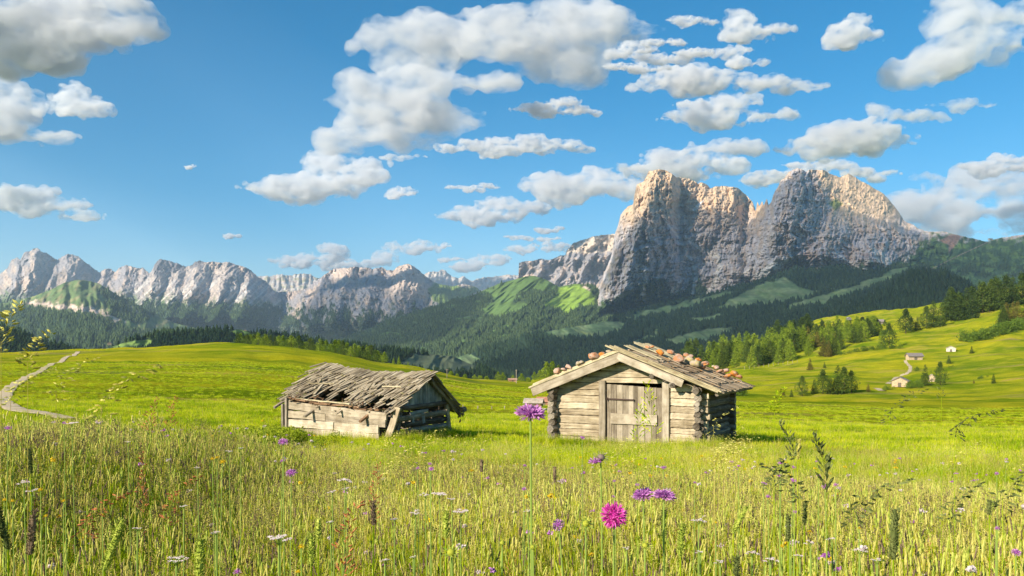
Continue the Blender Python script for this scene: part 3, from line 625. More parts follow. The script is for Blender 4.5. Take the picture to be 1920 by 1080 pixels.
cloud([(1300, 292, 86, 25), (1360, 278, 62, 18), (1240, 305, 66, 20), (1330, 318, 66, 20)], 'white cloud rising behind the tall pillar peak', dens=1)
cloud([(1090, 350, 92, 28), (1140, 335, 62, 24), (1035, 362, 50, 18), (1180, 358, 40, 15)], 'plump white cloud with a dark base left of the tall pillar peak')
cloud([(900, 402, 84, 18), (960, 390, 84, 18), (925, 415, 55, 9)], 'flat white cloud between the middle mountains and the table mountain')
cloud([(890, 353, 60, 6)], 'thin white streak of cloud above the flat white cloud', dens=.8)
cloud([(1450, 335, 66, 16), (1560, 318, 95, 15), (1645, 324, 42, 11)], 'low cloud strip showing behind the two great peaks')
cloud([(1780, 352, 90, 22), (1865, 345, 90, 42), (1740, 380, 90, 30), (1830, 392, 110, 38), (1905, 385, 70, 42), (1770, 415, 70, 15), (1860, 432, 100, 14)], 'heaped white cloud bank over the ridge on the right', D=21000, depth=.6)
cloud([(1900, 308, 80, 16), (1850, 318, 60, 10)], 'grey cloud lying over the heaped bank on the right', D=19500)
for bl, lb in (([(750, 362, 32, 12)], 'little white cloud below the trailing low cloud'), ([(590, 482, 70, 12), (625, 470, 30, 14), (540, 490, 44, 9)], 'low white heap cloud over the middle mountains, broadest and leftmost'), ([(640, 493, 90, 10)], 'pale cloud strip just above the middle mountain tops'),
               ([(740, 470, 22, 18), (725, 485, 22, 9)], 'small upright white cloud over the middle mountains'), ([(790, 463, 30, 14)], 'small bright cloud right of the upright one'), ([(835, 460, 10, 6)], 'tiny round white cloud, second from the table mountain side'),
               ([(840, 485, 22, 6)], 'tiny flat cloud over the pointed middle peak'), ([(905, 497, 56, 13), (900, 487, 22, 7)], 'white heap cloud just left of the table mountain'), ([(1030, 430, 30, 6)], 'small oval cloud over the table mountain'),
               ([(1000, 447, 64, 5)], 'thin flat cloud streak over the table mountain'), ([(1030, 463, 44, 10), (975, 466, 34, 7)], 'white cloud with a grey base right above the table mountain'), ([(437, 440, 14, 6)], 'tiny white cloud above the left mountains'),
               ([(360, 312, 9, 4)], 'faint cloud speck alone in the blue sky on the left')):
    cloud(bl, lb, D=26500 if bl[0][1] > 420 else None, depth=.8)

# cloud banks added out of view, outlined so that their shadows lie on the mountains
SHADOW_BANKS = ['broadest cloud bank outside the view, shading the great peaks and woods', 'narrow cloud strip outside the view, striping the right-hand peak with shade', 'cloud bank outside the view, shading the dark wall of the middle mountains', 'cloud bank outside the view, shading the dark knolls beyond the meadow', 'smallest cloud bank outside the view, shading the slope by the round hill']
def bank(outline, z=3600, thick=110):
    """outline: (px, py, D) spots on the land at the rim of a shadow; the cloud hangs where the sun's rays to them cross height z"""
    P = []
    for px, py, D in outline:
        if D in (1, 2): D = landD(GPK if D == 1 else GMM, px, py)
        p = Vector(at(px, py, D)); k = (z-p.z)/SUNV.z; P.append((p+SUNV*k)[:2])
    P = np.array(P); 
    # rounder, finer rim
    Q = []
    n = len(P); per = np.linalg.norm(np.roll(P, -1, 0)-P, axis=1).sum(); 
    for i in range(n):
        a, b = P[i], P[(i+1) % n]; L = np.linalg.norm(b-a); k = max(2, int(L/90))
        for j in range(k): Q.append(a+(b-a)*j/k)
    Q = np.array(Q); c = Q.mean(0)
    w1 = fbm(Q[:, 0]/500, Q[:, 1]/500, 300, 4)*110; dr = Q-c; Q = Q+dr/np.linalg.norm(dr, axis=1)[:, None]*w1[:, None]
    n = len(Q); h = thick/2
    bm = bmesh.new()
    lo = [bm.verts.new((q[0], q[1], z-h)) for q in Q]; hi = [bm.verts.new((q[0], q[1], z+h)) for q in Q]
    bm.faces.new(lo[::-1]); bm.faces.new(hi)
    for i in range(n): bm.faces.new((lo[i], lo[(i+1) % n], hi[(i+1) % n], hi[i]))
    bmesh.ops.recalc_face_normals(bm, faces=bm.faces)
    me = bpy.data.meshes.new('cloud'); bm.to_mesh(me); bm.free()
    o = bpy.data.objects.new('cloud', me); COL.objects.link(o)
    m = bpy.data.materials.new('cloud bank vapour'); m.use_nodes = True; t = m.node_tree; t.nodes.clear()
    a = t.nodes.new('ShaderNodeOutputMaterial'); p = t.nodes.new('ShaderNodeVolumePrincipled'); p.inputs['Color'].default_value = (.98, .98, 1, 1); p.inputs['Density'].default_value = .0044
    t.links.new(p.outputs[0], a.inputs['Volume']); me.materials.append(m)
    o.modifiers.new('r', 'REMESH').mode = 'VOXEL'; o.modifiers['r'].voxel_size = 50
    for sz, st in ((400, 70), (160, 40)):
        tx = bpy.data.textures.new('billow', 'CLOUDS'); tx.noise_scale = sz; tx.noise_depth = 2
        d = o.modifiers.new('b', 'DISPLACE'); d.texture = tx; d.strength = st; d.texture_coords = 'LOCAL'
    # out of view, added for its shadow alone
    zc = (HY-0)
    return tag(o, SHADOW_BANKS.pop(0), 'cloud', 'cloud banks outside the view')
# lower part of the great peaks and the slopes below them
bank([(1125, 540, 1), (1150, 478, 1), (1185, 425, 1), (1215, 400, 1), (1235, 392, 1), (1262, 408, 1), (1285, 425, 1), (1310, 400, 1), (1330, 392, 1), (1365, 412, 1), (1400, 425, 1), (1430, 385, 1), (1470, 345, 1), (1495, 318, 1), (1518, 322, 1), (1535, 345, 1), (1545, 372, 1), (1600, 392, 1), (1640, 415, 1), (1692, 425, 1), (1780, 440, 1), (1900, 446, 1), (2150, 440, 1),
      (2250, 560, 3600), (1900, 590, 2000), (1620, 598, 1750), (1450, 640, 1750), (1250, 700, 1900), (1000, 690, 2100), (860, 668, 2600), (1010, 622, 3400), (1080, 610, 3900), (1180, 580, 5000)])
bank([(1535, 352, 1), (1560, 350, 1), (1600, 368, 1), (1635, 388, 1), (1630, 394, 1), (1590, 380, 1), (1550, 364, 1)], thick=60)
# the dark wall of the middle mountains and the valley side below
bank([(566, 585, 2), (590, 545, 2), (612, 522, 2), (650, 525, 2), (664, 506, 2), (690, 503, 2), (712, 520, 2), (735, 545, 2), (730, 560, 2), (800, 560, 2), (830, 575, 2), (905, 560, 6200), (925, 575, 5700), (870, 600, 5000), (800, 615, 4400), (730, 620, 4300), (660, 632, 4300), (600, 640, 7800)])
# dark knolls and woods beyond the meadow on the left
bank([(0, 600, 1900), (150, 650, 1900), (240, 632, 1900), (400, 612, 2050), (480, 618, 2050), (640, 640, 2050), (800, 655, 2050), (950, 685, 2000), (1000, 740, 1300), (700, 725, 1150), (400, 712, 1150), (0, 712, 1250)])
# left green hill, upper slope
bank([(20, 545, 7600), (70, 490, 9800), (110, 500, 10000), (125, 540, 9000), (80, 560, 8500), (40, 565, 8300)])

# ------------------------------------------------------------------ weathered wood
def wood_mat(name, dark, midc, light, grain=26, crack=.6, bumpd=.012, lichen=None):
    m, nt, b = mat(name, .85)
    uv = N(nt, 'ShaderNodeUVMap', uv_map='UVMap').outputs[0]
    tint = N(nt, 'ShaderNodeVertexColor', layer_name='Col').outputs['Color']
    sp = N(nt, 'ShaderNodeSeparateColor', {'Color': tint})
    g1 = noise(nt, mapping(nt, uv, (1.6, grain, 1)), 1, 6, .62); g2 = noise(nt, mapping(nt, uv, (.9, 5, 1)), 1.3, 5, .6)
    s = N(nt, 'ShaderNodeMath', {0: g1, 1: g2}, operation='ADD').outputs[0]
    s = N(nt, 'ShaderNodeMath', {0: sp.outputs[0], 1: .55, 2: s}, operation='MULTIPLY_ADD').outputs[0]
    s = N(nt, 'ShaderNodeMapRange', {0: s, 1: .88, 2: 1.72}).outputs[0]
    c = ramp(nt, s, [(.0, dark), (.45, midc), (1, light)])
    ck = noise(nt, mapping(nt, uv, (.8, grain*1.6, 1)), 1, 3, .5)
    k = ramp(nt, ck, [(.30, (0, 0, 0)), (.38, (1, 1, 1))])
    c = mixc(nt, N(nt, 'ShaderNodeMath', {0: k, 1: crack}, operation='MULTIPLY').outputs[0] if False else 1., c, mixc(nt, crack, (1, 1, 1), k), 'MULTIPLY')
    p = N(nt, 'ShaderNodeNewGeometry').outputs['Position']
    st = noise(nt, p, 3.2, 5, .6); w_ = ramp(nt, st, [(.35, (.72, .68, .62)), (.6, (1.1, 1.08, 1.05))]); c = mixc(nt, 1., c, w_, 'MULTIPLY')
    if lichen:
        l = ramp(nt, noise(nt, p, 7, 5, .7), [(.60, (0, 0, 0)), (.66, (1, 1, 1))]); c = mixc(nt, l, c, lichen)
    nt.links.new(c, b.inputs['Base Color'])
    h = N(nt, 'ShaderNodeMath', {0: g1, 1: ck}, operation='ADD').outputs[0]
    bump(nt, b, h, bumpd, .9)
    return m
W_hewn = wood_mat('hewn grey larch', (.22, .17, .11), (.47, .39, .27), (.66, .57, .42), grain=34, crack=.7, bumpd=.02)
W_log = wood_mat('dark barky log', (.06, .048, .038), (.19, .16, .125), (.40, .35, .28), grain=14, bumpd=.03)
W_grey = wood_mat('silver grey board', (.16, .13, .095), (.35, .295, .22), (.52, .45, .35))
W_pale = wood_mat('pale split board', (.26, .21, .12), (.50, .43, .27), (.68, .60, .40))
W_shake = wood_mat('old roof shake', (.12, .095, .062), (.31, .255, .18), (.52, .45, .33), grain=20, lichen=(.34, .30, .10))
W_rot = wood_mat('rotten brown wood', (.10, .06, .035), (.28, .17, .10), (.46, .32, .20))
W_blue = wood_mat('blue grey gable board', (.10, .12, .13), (.24, .26, .27), (.42, .43, .42))
W_roof = wood_mat('warm brown roof shake', (.15, .10, .065), (.37, .28, .18), (.58, .47, .33), grain=20, lichen=(.46, .24, .08))
iron, nt_, b_ = mat('rusty iron', .7); b_.inputs['Base Color'].default_value = (.07, .045, .035, 1)
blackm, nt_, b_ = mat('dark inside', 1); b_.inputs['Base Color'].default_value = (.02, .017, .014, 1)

# ------------------------------------------------------------------ the hay hut on the right
TH = R(28)
HX, HYY, HZ = 1.28, 27.1, -3.03
hut = empty('log_hut', (HX, HYY, HZ), -TH, 'sturdy log hay hut with closed plank door and orange stones on its shingle roof', 'hut')
HW, HL = 4.42, 3.3                                     # front width, depth
RX, RZ = 2.2, 2.80                                     # ridge line: across, height of roof top
SL = .385; FO = .36; OV = .66; RB = 3.5                 # slope, front overhang, side overhang, rear end of roof
def rz(x): return RZ-SL*abs(x-RX)
U = Vector((math.cos(TH), -math.sin(TH), 0)); V_ = Vector((math.sin(TH), math.cos(TH), 0))
# front wall of flat hewn logs, broken by the door
mb = MB(); DA, DB_, DH = 1.50, 3.50, 1.83
zz = -.15; hs_ = [.20, .17, .22, .16, .24, .18, .19, .21, .17, .22, .16, .18, .17, .18, .18, .18]
corner = []
for h in hs_:
    top = zz+h
    if zz > 2.5: break
    a, b = 0.02, HW-.02
    if top > 1.62:
        lim = (RZ-.19-top)/SL
        if lim < .12: break
        a = max(a, RX-lim); b = min(b, RX+lim)
        a -= rnd.uniform(0, .1); b += rnd.uniform(0, .1)
    spans = [(a, b)] if zz+h*.5 > DH else [(a, DA+.04), (DB_-.04, b)]
    for p, q in spans:
        mb.tube((p, .10+rnd.gauss(0, .012), zz+h/2), (q, .10+rnd.gauss(0, .012), zz+h/2+rnd.gauss(0, .008)), [(-.09, -h*.46), (-.09, h*.46), (.06, h*.495), (.088, h*.45), (.102, h*.2), (.098, -h*.15), (.100, -h*.44), (.06, -h*.495)], 16, .0075)
    if zz < 1.55: corner.append((zz+h/2, h))
    zz = top+.002
mb.build('front_wall', W_hewn, hut)
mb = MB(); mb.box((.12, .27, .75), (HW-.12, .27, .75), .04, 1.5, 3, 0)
mb.build('wall_lining', blackm, hut)  # near-black sheet added behind the logs for the shade inside
# log ends of the crossing side walls show on the front corners
for xc, nm in ((0., 0), (HW, 1)):
    mb = MB(); z = -.05
    while z < 1.72:
        r = rnd.uniform(.075, .115)
        mb.log((xc+rnd.gauss(0, .012), -.26+rnd.uniform(-.06, .06), z+r), (xc+rnd.gauss(0, .01), .05, z+r), r, 10, .01, 2)
        if rnd.random() < .5: mb.log((xc+rnd.choice((-.1, .12)), -.20+rnd.uniform(-.05, .05), z+r*2.1), (xc, .02, z+r*2.1), r*.45, 7, .006, 2)
        z += r*1.75
    mb.build('log_ends', W_log if nm == 0 else W_log, hut)
# short ends of the front logs beyond each corner
mb = MB(); mb2 = MB()
for z, h in corner:
    mb.box((-.22+rnd.uniform(-.05, .04), .10, z), (.04, .10, z), .15, h*.86, 2, .006)
    mb2.box((HW-.04, .10, z), (HW+.24+rnd.uniform(-.06, .05), .10, z), .15, h*.86, 2, .006)
mb.build('log_ends', W_hewn, hut); mb2.build('log_ends', W_hewn, hut)
# side walls of round logs
for xc, nm in ((HW-.04, 'side_wall'), (.04, 'side_wall')):
    mb = MB(); z = -.12
    while z < 1.66:
        r = rnd.uniform(.085, .115)
        e = rnd.uniform(.1, .34)
        mb.log((xc+rnd.gauss(0, .02), .1, z+r), (xc+rnd.gauss(0, .02), HL+e, z+r+rnd.gauss(0, .03)), r, 10, .012, 9, taper=rnd.uniform(.85, 1.1))
        z += r*1.86
    mb.build(nm, W_log, hut)
mb = MB(); z = -.1
while z < 2.55:
    h = rnd.uniform(.17, .22); lim = min(RX+.2, (RZ-.2-z-h)/SL)
    if lim < .2: break
    mb.log((max(-.25, RX-lim), HL-.1, z+h/2), (min(HW+.3, RX+lim), HL-.1, z+h/2), h*.53, 9, .01, 6); z += h
mb.build('rear_wall', W_log, hut)
# beams carrying the roof
for x in (.02, HW-.02, RX, RX-1.35, RX+1.35):
    mb = MB(); z = rz(x)-.28 if x != RX else RZ-.30
    mb.log((x, -.32 if x != RX else -.30, z), (x, RB-.1, z), .10, 10, .012, 8)
    mb.build('purlin', W_log, hut)
# front frame and door
mb = MB(); mb.box((DA+.04, -.03, -.1), (DA+.04, -.03, DH+.06), .09, .20, 5, .004, up=(1, 0, 0))
mb.build('door_post', W_grey, hut)
mb = MB(); mb.box((DB_-.04, -.03, -.1), (DB_-.04, -.03, DH+.05), .09, .20, 5, .004, up=(1, 0, 0))
mb.build('door_post', W_grey, hut)
mb = MB(); mb.box((DA+.14, .0, -.04), (DB_-.14, .0, -.05), .10, .12, 5, .004); mb.build('threshold', W_grey, hut)
mb = MB(); xs = [DA+.16]; 
while xs[-1] < DB_-.22: xs.append(xs[-1]+rnd.uniform(.13, .24))
xs[-1] = DB_-.16
for a, b in zip(xs[:-1], xs[1:]):
    xm = (a+b)/2; mb.box((xm, .035+rnd.gauss(0, .004), .06+rnd.uniform(0, .05)), (xm+rnd.gauss(0, .005), .035, DH-.03-.05*(xm-DA)), .032, (b-a)*.97, 8, .002, up=(1, 0, 0))
door = mb.build('door', W_grey, hut)
mb = MB(); mb.box((DA+.30, -.012, .80), (DB_-.30, -.012, .80), .05, .30, 6, .004); mb.build('door_board', W_grey, door)
mb = MB(); mb.box((DA+.17, -.01, 1.36), (DA+1.0, -.012, 1.35), .02, .045, 6, .002, c=(.5, .5, .5)); mb.log((DA+.19, -.03, 1.32), (DA+.19, -.03, 1.40), .022, 7, 0, 1); mb.log((DA+1.0, -.03, 1.32), (DA+1.0, -.03, 1.38), .015, 7, 0, 1); mb.build('strap_hinge', iron, door)
mb = MB(); mb.box((DA+.17, -.01, .11), (DA+1.0, -.03, .05), .04, .06, 6, .004); mb.build('strap_hinge', iron, door)
# roof: two decks of shakes, barge boards and the long gable poles
nrm = {-1: Vector((-SL, 0, 1)).normalized(), 1: Vector((SL, 0, 1)).normalized()}
def rp(side, d, y, lift=0):
    """point on the roof: d metres down the slope's plan from the ridge"""
    n = nrm[side]; return Vector((RX+side*d, y, RZ-SL*d))+n*lift
for side in (-1, 1):
    mb = MB(); dmax = (RX+OV) if side < 0 else (HW+OV-RX)
    mb.box(rp(side, 0, RB/2-FO/2, -.09), rp(side, dmax-.03, RB/2-FO/2, -.09), RB+FO-.1, .035, 2, 0, up=nrm[side])
    rows = 7
    for k in range(rows):
        d1 = dmax-(dmax)*(k/rows)*.98+.03; d0 = max(-.06 if side > 0 else 0.0, d1-.86); y = -FO
        while y < RB:
            wd = rnd.uniform(.07, .15); t = rnd.uniform(.014, .022)
            jit = rnd.gauss(0, .035); sk_ = rnd.gauss(0, .018)
            lf = -.055+.004*k
            mb.box(rp(side, d0+jit, y+wd/2+sk_, lf-.012), rp(side, d1+jit, y+wd/2-sk_, lf+.03+rnd.uniform(0, .012)), wd*.94, t, 3, .003, up=nrm[side])
            y += wd
    for k in range(16):      # loose shakes lying on top
        d = rnd.uniform(.2, dmax-.7); y = rnd.uniform(-.1, RB-.2); mb.box(rp(side, d, y, .015), rp(side, d+rnd.uniform(.5, .9), y+rnd.gauss(0, .09), .03), rnd.uniform(.07, .12), .018, 3, .004, up=nrm[side])
    rf = mb.build('roof', W_roof, hut)
    mb = MB(); mb.box(rp(side, 0.02, -FO-.02, -.20), rp(side, dmax-.02 if side < 0 else dmax-.95, -FO-.02, -.20), .05, .25 if side < 0 else .21, 9, .004, up=nrm[side])
    mb.build('barge_board', W_grey, hut)
    for q in range(3):
        mb = MB(); st = -.40 if side > 0 else .03
        y = -FO-.03+.06*q
        mb.box(rp(side, (st+.10*q) if side > 0 else st, y, -.045+.035*q), rp(side, dmax+rnd.uniform(-.1, .06), y+.01, -.045+.03*q), .085, .045, 9, .004, up=nrm[side]); mb.build('edge_pole', W_pale, hut)
mb = MB()
for y in np.arange(.5, RB, .22):      # shakes sticking up over the ridge at the back
    if rnd.random() < .75: mb.box(rp(1, -.20-rnd.uniform(0, .28)*(y > 1.6), y, .04), rp(1, .8, y+rnd.gauss(0, .04), .02), rnd.uniform(.09, .15), .022, 4, .004, up=nrm[1])
mb.build('ridge_shakes', W_pale, hut)
mb = MB(); mb.log(rp(1, HW+OV-RX-.06, -FO+.1, -.13), rp(1, HW+OV-RX-.06, RB+.12, -.11), .055, 8, .01, 10); mb.build('eaves_pole', W_log, hut)
mb = MB(); mb.log(rp(-1, RX+OV-.06, -FO+.1, -.13), rp(-1, RX+OV-.06, RB, -.11), .055, 8, .01, 10); mb.build('eaves_pole', W_log, hut)
mb = MB()
for d in (.95, 1.5, 1.55): mb.log(rp(1, d+.15, -.42, -.36), rp(1, d+.15, .0, -.36), .075, 8, .014, 3)
mb.build('roof_knot', W_log, hut)

# stones weighing down the roof
def stone_mat(name, base, lich, f):
    m, nt, b = mat(name, .9); p = N(nt, 'ShaderNodeTexCoord').outputs['Object']
    n = noise(nt, p, 5, 6, .7); n2 = noise(nt, p, 16, 5, .7)
    c = ramp(nt, n2, [(.3, tuple(q*.7 for q in base)), (.7, tuple(q*1.25 for q in base))])
    l = ramp(nt, n, [(f-.05, (0, 0, 0)), (f+.05, (1, 1, 1))]); c = mixc(nt, l, c, mixc(nt, n2, tuple(q*.75 for q in lich), lich))
    nt.links.new(c, b.inputs['Base Color']); bump(nt, b, n2, .02, .8); return m
ST = {'orange': stone_mat('orange lichen stone', (.42, .26, .16), (.62, .22, .04), .47), 'rust': stone_mat('rust lichen stone', (.44, .30, .22), (.50, .22, .10), .50),
      'pink': stone_mat('pinkish stone', (.48, .33, .26), (.58, .30, .16), .52), 'grey': stone_mat('grey green lichen stone', (.42, .34, .26), (.44, .36, .16), .52)}
def rock_mesh(r, sq, seed):
    v, f = ICO; rr = np.random.default_rng(seed); o = rr.random(3)*30
    d = 1+.26*fbm(v[:, 0]*1.3+o[0], v[:, 1]*1.3+v[:, 2]+o[1], seed, 3)+.14*fbm(v[:, 2]*2+o[2], v[:, 0]*2-v[:, 1], seed+9, 3)
    q = v*d[:, None]
    for _ in range(9):
        pn = rr.normal(size=3); pn /= np.linalg.norm(pn); e = np.maximum(0, q @ pn-rr.uniform(.55, .85)); q = q-e[:, None]*pn*.92
    q += (fbm(q[:, 0]*5+o[0], q[:, 1]*5+q[:, 2]*4, seed+3, 3)*.10)[:, None]*v
    q[:, 2] = np.where(q[:, 2] < -.55, -.55-(q[:, 2]+.55)*-.2, q[:, 2])
    return q*np.array((r*rr.uniform(.85, 1.15), r*rr.uniform(.85, 1.15), r*sq)), f
HM = Matrix.Translation((HX, HYY, HZ)) @ Matrix.Rotation(-TH, 4, 'Z'); HI = HM.inverted()
def roof_hit(px, py, side):
    o = HI @ Vector((0, 0, 0)); d = (HI.to_3x3() @ Vector(((px-CX)/F, 1, (HY-py)/F))); n = nrm[side]; p0 = Vector((RX, 0, RZ))
    return o+d*((p0-o).dot(n)/d.dot(n))
STONES = [(-1, 1038, 698, 15, 'pink', 'pinkish stone nearest the low left end of the hut roof edge'), (-1, 1052, 695, 9, 'pink', 'small flat stone beside the pinkish stone low on the left roof slope'), (-1, 1060, 690, 13, 'pink', 'oblong pinkish stone midway up the left roof slope'), (-1, 1070, 684, 10, 'grey', 'small grey brown stone upslope of the oblong pinkish one on the left roof slope'),
    (-1, 1086, 681, 9, 'grey', 'flat grey stone just below the pair of tall orange stones'), (-1, 1101, 671, 16, 'rust', 'left one of the pair of tall orange stones on the left roof slope'), (-1, 1112, 669, 16, 'rust', 'right one of the pair of tall orange stones on the left roof slope'), (-1, 1130, 666, 12, 'orange', 'orange stone between the tall pair and the grey block near the ridge'), (-1, 1144, 662, 13, 'grey', 'grey block nearest the ridge on the left roof slope'),
    (1, 1213, 652, 10, 'rust', 'flat rust stone lying on the ridge'), (1, 1221, 652, 9, 'orange', 'orange stone on the ridge beside the flat rust one'), (1, 1236, 662, 15, 'orange', 'bright orange upright stone highest on the right roof slope'), (1, 1256, 661, 14, 'rust', 'rust stone right of the bright orange upright one'),
    (1, 1271, 673, 20, 'rust', 'big round rust red stone on the right roof slope'), (1, 1289, 676, 20, 'grey', 'large grey mottled boulder in the middle of the right roof slope'), (1, 1303, 684, 20, 'grey', 'grey green boulder downslope of the large mottled one'), (1, 1296, 666, 13, 'rust', 'reddish stone behind the large mottled boulder'),
    (1, 1303, 669, 13, 'pink', 'pinkish stone at the far roof edge behind the boulders'), (1, 1315, 689, 14, 'rust', 'rust stone right of the grey green boulder'), (1, 1323, 681, 14, 'pink', 'pinkish stone midway down the far part of the right roof slope'), (1, 1331, 675, 11, 'pink', 'pale stone beside the yellow orange one at the far roof edge'), (1, 1336, 674, 12, 'orange', 'yellow orange stone at the far roof edge'),
    (1, 1345, 681, 11, 'orange', 'orange stone downslope of the yellow orange one'), (1, 1361, 688, 12, 'pink', 'flat pale pinkish stone alone near the far roof edge'), (1, 1348, 697, 12, 'rust', 'flat rust stone half sunk among the shakes'), (1, 1363, 705, 14, 'orange', 'orange brown stone low on the right roof slope above the eaves'),
    (1, 1379, 694, 14, 'pink', 'tall pale stone near the far lower corner of the roof'), (1, 1391, 700, 17, 'orange', 'large yellow orange stone at the far lower corner of the roof'), (1, 1386, 707, 13, 'rust', 'brown stone in front of the large corner stone'), (1, 1310, 676, 9, 'grey', 'small grey stone wedged between the boulders and the far stones'), (1, 1340, 689, 8, 'grey', 'small dull stone among loose shakes on the right roof slope')]
for i, (side, px, py, sz, c, lab) in enumerate(STONES):
    p = roof_hit(px, py+sz*.30, side); p.x = min(max(p.x, -.5), HW+.55); p.y = min(max(p.y, -.35), RB-.1); d = abs(p.x-RX)
    r = sz/2/F*26.5*1.2; v, f = rock_mesh(r, .62 if sz < 15 else .75, 400+i)
    q = HM @ (rp(side, d, p.y, .045+r*.36))
    o = mesh_obj('roof_stone', v, f, ST[c], smooth=True); o.location = q; o.rotation_euler = (rnd.gauss(0, .1), side*.3, rnd.random()*6)
    tag(o, lab, 'stone', 'stones weighing down the hut roof')

# ------------------------------------------------------------------ the collapsing hut on the left
AL = R(30); P0 = Vector((-3.87, 28.0, -3.06))
ruin = empty('ruined_hut', P0, R(-30)+math.pi, 'low collapsing plank hut with holes in its sagging shake roof', 'hut')
# local x runs along the long wall to the far left corner, local y towards the viewer's far side (gable end runs along -y... )
ruin.rotation_euler = (0, 0, math.pi-AL)
# x axis = (-cos AL, sin AL); y axis = (-sin AL, -cos AL): the gable end runs along -y
LL, GW = 4.2, 3.25
def lw(x, dz=0): return -.03*x                    # ground falls to the left end
mb = MB(); z = 0.0
hh = [.30, .27, .25, .27]
for k, h in enumerate(hh):
    b0 = [.30, .28, .02, .02][k]
    cut = rnd.uniform(1.9, 2.6); zc = z+h/2
    for a, b in ((b0, cut-.01), (cut+.01, LL-.04)):
        tl = lambda q: -.24*(1-q/LL)*(k+1)/4-.10*q/LL*(3-k)/3
        mb.box((a, rnd.gauss(0, .014), zc+tl(a)), (b, rnd.gauss(0, .014), zc+tl(b)), .07, h*.95, 9, .009, up=(0, 0, 1))
    z += h
mb.build('long_wall', wood_mat('bleached wall plank', (.24, .20, .15), (.45, .38, .28), (.62, .55, .43), crack=.45), ruin)
mb = MB()
for k in range(9):
    a = .2+k*.42+rnd.uniform(0, .2); mb.box((a, .0, .90+.06*a+rnd.uniform(-.03, .03)), (a+rnd.uniform(.4, .8), -.02+rnd.gauss(0, .04), .93+.06*a+rnd.gauss(0, .03)), .10, .05, 4, .012)
mb.build('wall_plate', W_rot, ruin)
for x in (LL+.06, LL-.10): 
    mb = MB(); mb.box((x, .05, -.1), (x, .05, .98 if x > LL else 1.2), .09, .14, 6, .01); mb.build('corner_post', W_log, ruin)
mb = MB()
for k in range(6): mb.box((LL-.02, .04, .1+k*.18), (LL-.02, -GW+.1, .1+k*.18), .07, .17, 5, .008)
mb.build('end_wall', W_log, ruin)
mb = MB()
for k in range(5): mb.box((.1, -GW, .1+k*.21), (LL, -GW+.05, .1+k*.21), .08, .20, 5, .01)
mb.build('rear_wall', W_log, ruin)
mb = MB()
for k in range(3): mb.box((.05, -.62, .12+k*.24), (LL-.1, -.62, .12+k*.24), .05, .23, 4, .01)
mb.build('inner_board', W_log, ruin)  # added dark boards that stand for the unlit inside behind the gap
# gable end facing right: open and dark below, upright boards above
LE = -.42                                           # everything above leans to the right along -y
ry, rzz = -GW/2+LE, 1.93                              # ridge
mb = MB(); y = -.35
while y > -GW-.15:
    wd = rnd.uniform(.10, .17); yc = y-wd/2; top = rzz-.14-abs(yc-ry)*.62
    if top > 1.02: mb.box((-.02+rnd.gauss(0, .01), yc, .96+rnd.uniform(-.05, .03)), (-.02, yc+.01, top), .025, wd*.93, 5, .003, up=(0, 1, 0))
    y -= wd
mb.build('gable_boards', W_blue, ruin)
mb = MB(); mb.log((-.05, .0, .92), (-.03, -GW-.1, .98), .08, 9, .012, 8); mb.log((.0, -.5, .62), (.0, -GW, .66), .09, 9, .014, 7); mb.log((.0, -.9, .40), (.0, -GW, .42), .09, 9, .014, 7); mb.log((.0, -1.1, .18), (.0, -GW, .2), .10, 9, .014, 7); mb.build('gable_logs', W_log, ruin)
mb = MB(); mb.box((-.06, -1.15, .76), (-.06, -2.1, .80), .05, .10, 5, .008); mb.box((-.06, -1.3, .72), (-.06, -1.28, .38), .04, .10, 4, .008); mb.box((-.07, -1.8, .74), (-.07, -1.86, .40), .04, .14, 4, .008); mb.build('window_frame', W_blue, ruin)
mb = MB(); mb.box((.02, -.55, 0), (.10, -.85, .95), .06, .16, 5, .01, up=(0, 1, 0)); mb.box((-.02, -.2, .0), (.0, -.32, 1.0), .07, .14, 5, .01, up=(0, 1, 0)); mb.build('broken_board', W_log, ruin)
mb = MB(); mb.box((-.10, .18, -.15), (-.34, -.12, 1.02), .07, .24, 8, .006, up=(1, 0, 0)); mb.build('leaning_prop', W_hewn, ruin)
mb = MB(); mb.box((-.1, -GW-.05, 0), (-.02, -GW-.0, 1.0), .12, .14, 5, .01); mb.build('corner_post', W_hewn, ruin)
mb = MB(); y = -.25
while y > -GW:
    mb.box((LL-.03, y, 1.0), (LL-.03, y, max(1.1, rzz+.05-abs(y+GW/2+.42)*.6)), .025, .2, 3, .004, up=(0, 1, 0)); y -= .19
mb.build('gable_boards', W_log, ruin)
# roof: front slope drops to +y (towards the viewer), rear slope to -y
SF = .50; SR = .74
def fr(x, d, lift=0):
    sag = -.13*math.sin(x/LL*math.pi)+.05*x+.02*math.sin(x*5.3); n = Vector((0, SF, 1)).normalized(); return Vector((x, ry+d, rzz+sag-SF*d-.02*max(0, d-1.2)))+n*lift
def rr_(x, d, lift=0):
    sag = -.13*math.sin(x/LL*math.pi)+.05*x+.02*math.sin(x*5.3); n = Vector((0, -SR, 1)).normalized(); return Vector((x, ry-d, rzz+sag-SR*d))+n*lift
HOLES = [(3.3, 2.78, 1.12, 2.4), (2.70, 2.05, 1.22, 2.4), (1.10, .66, 1.25, 2.4), (.50, .10, 1.5, 2.4), (1.7, 1.15, 1.85, 2.4), (3.75, 3.35, 1.7, 2.4)]
def hole(x, d): return any(b < x < a and c < d < e for a, b, c, e in HOLES)
mb = MB(); rows = 7; D_ = 2.12
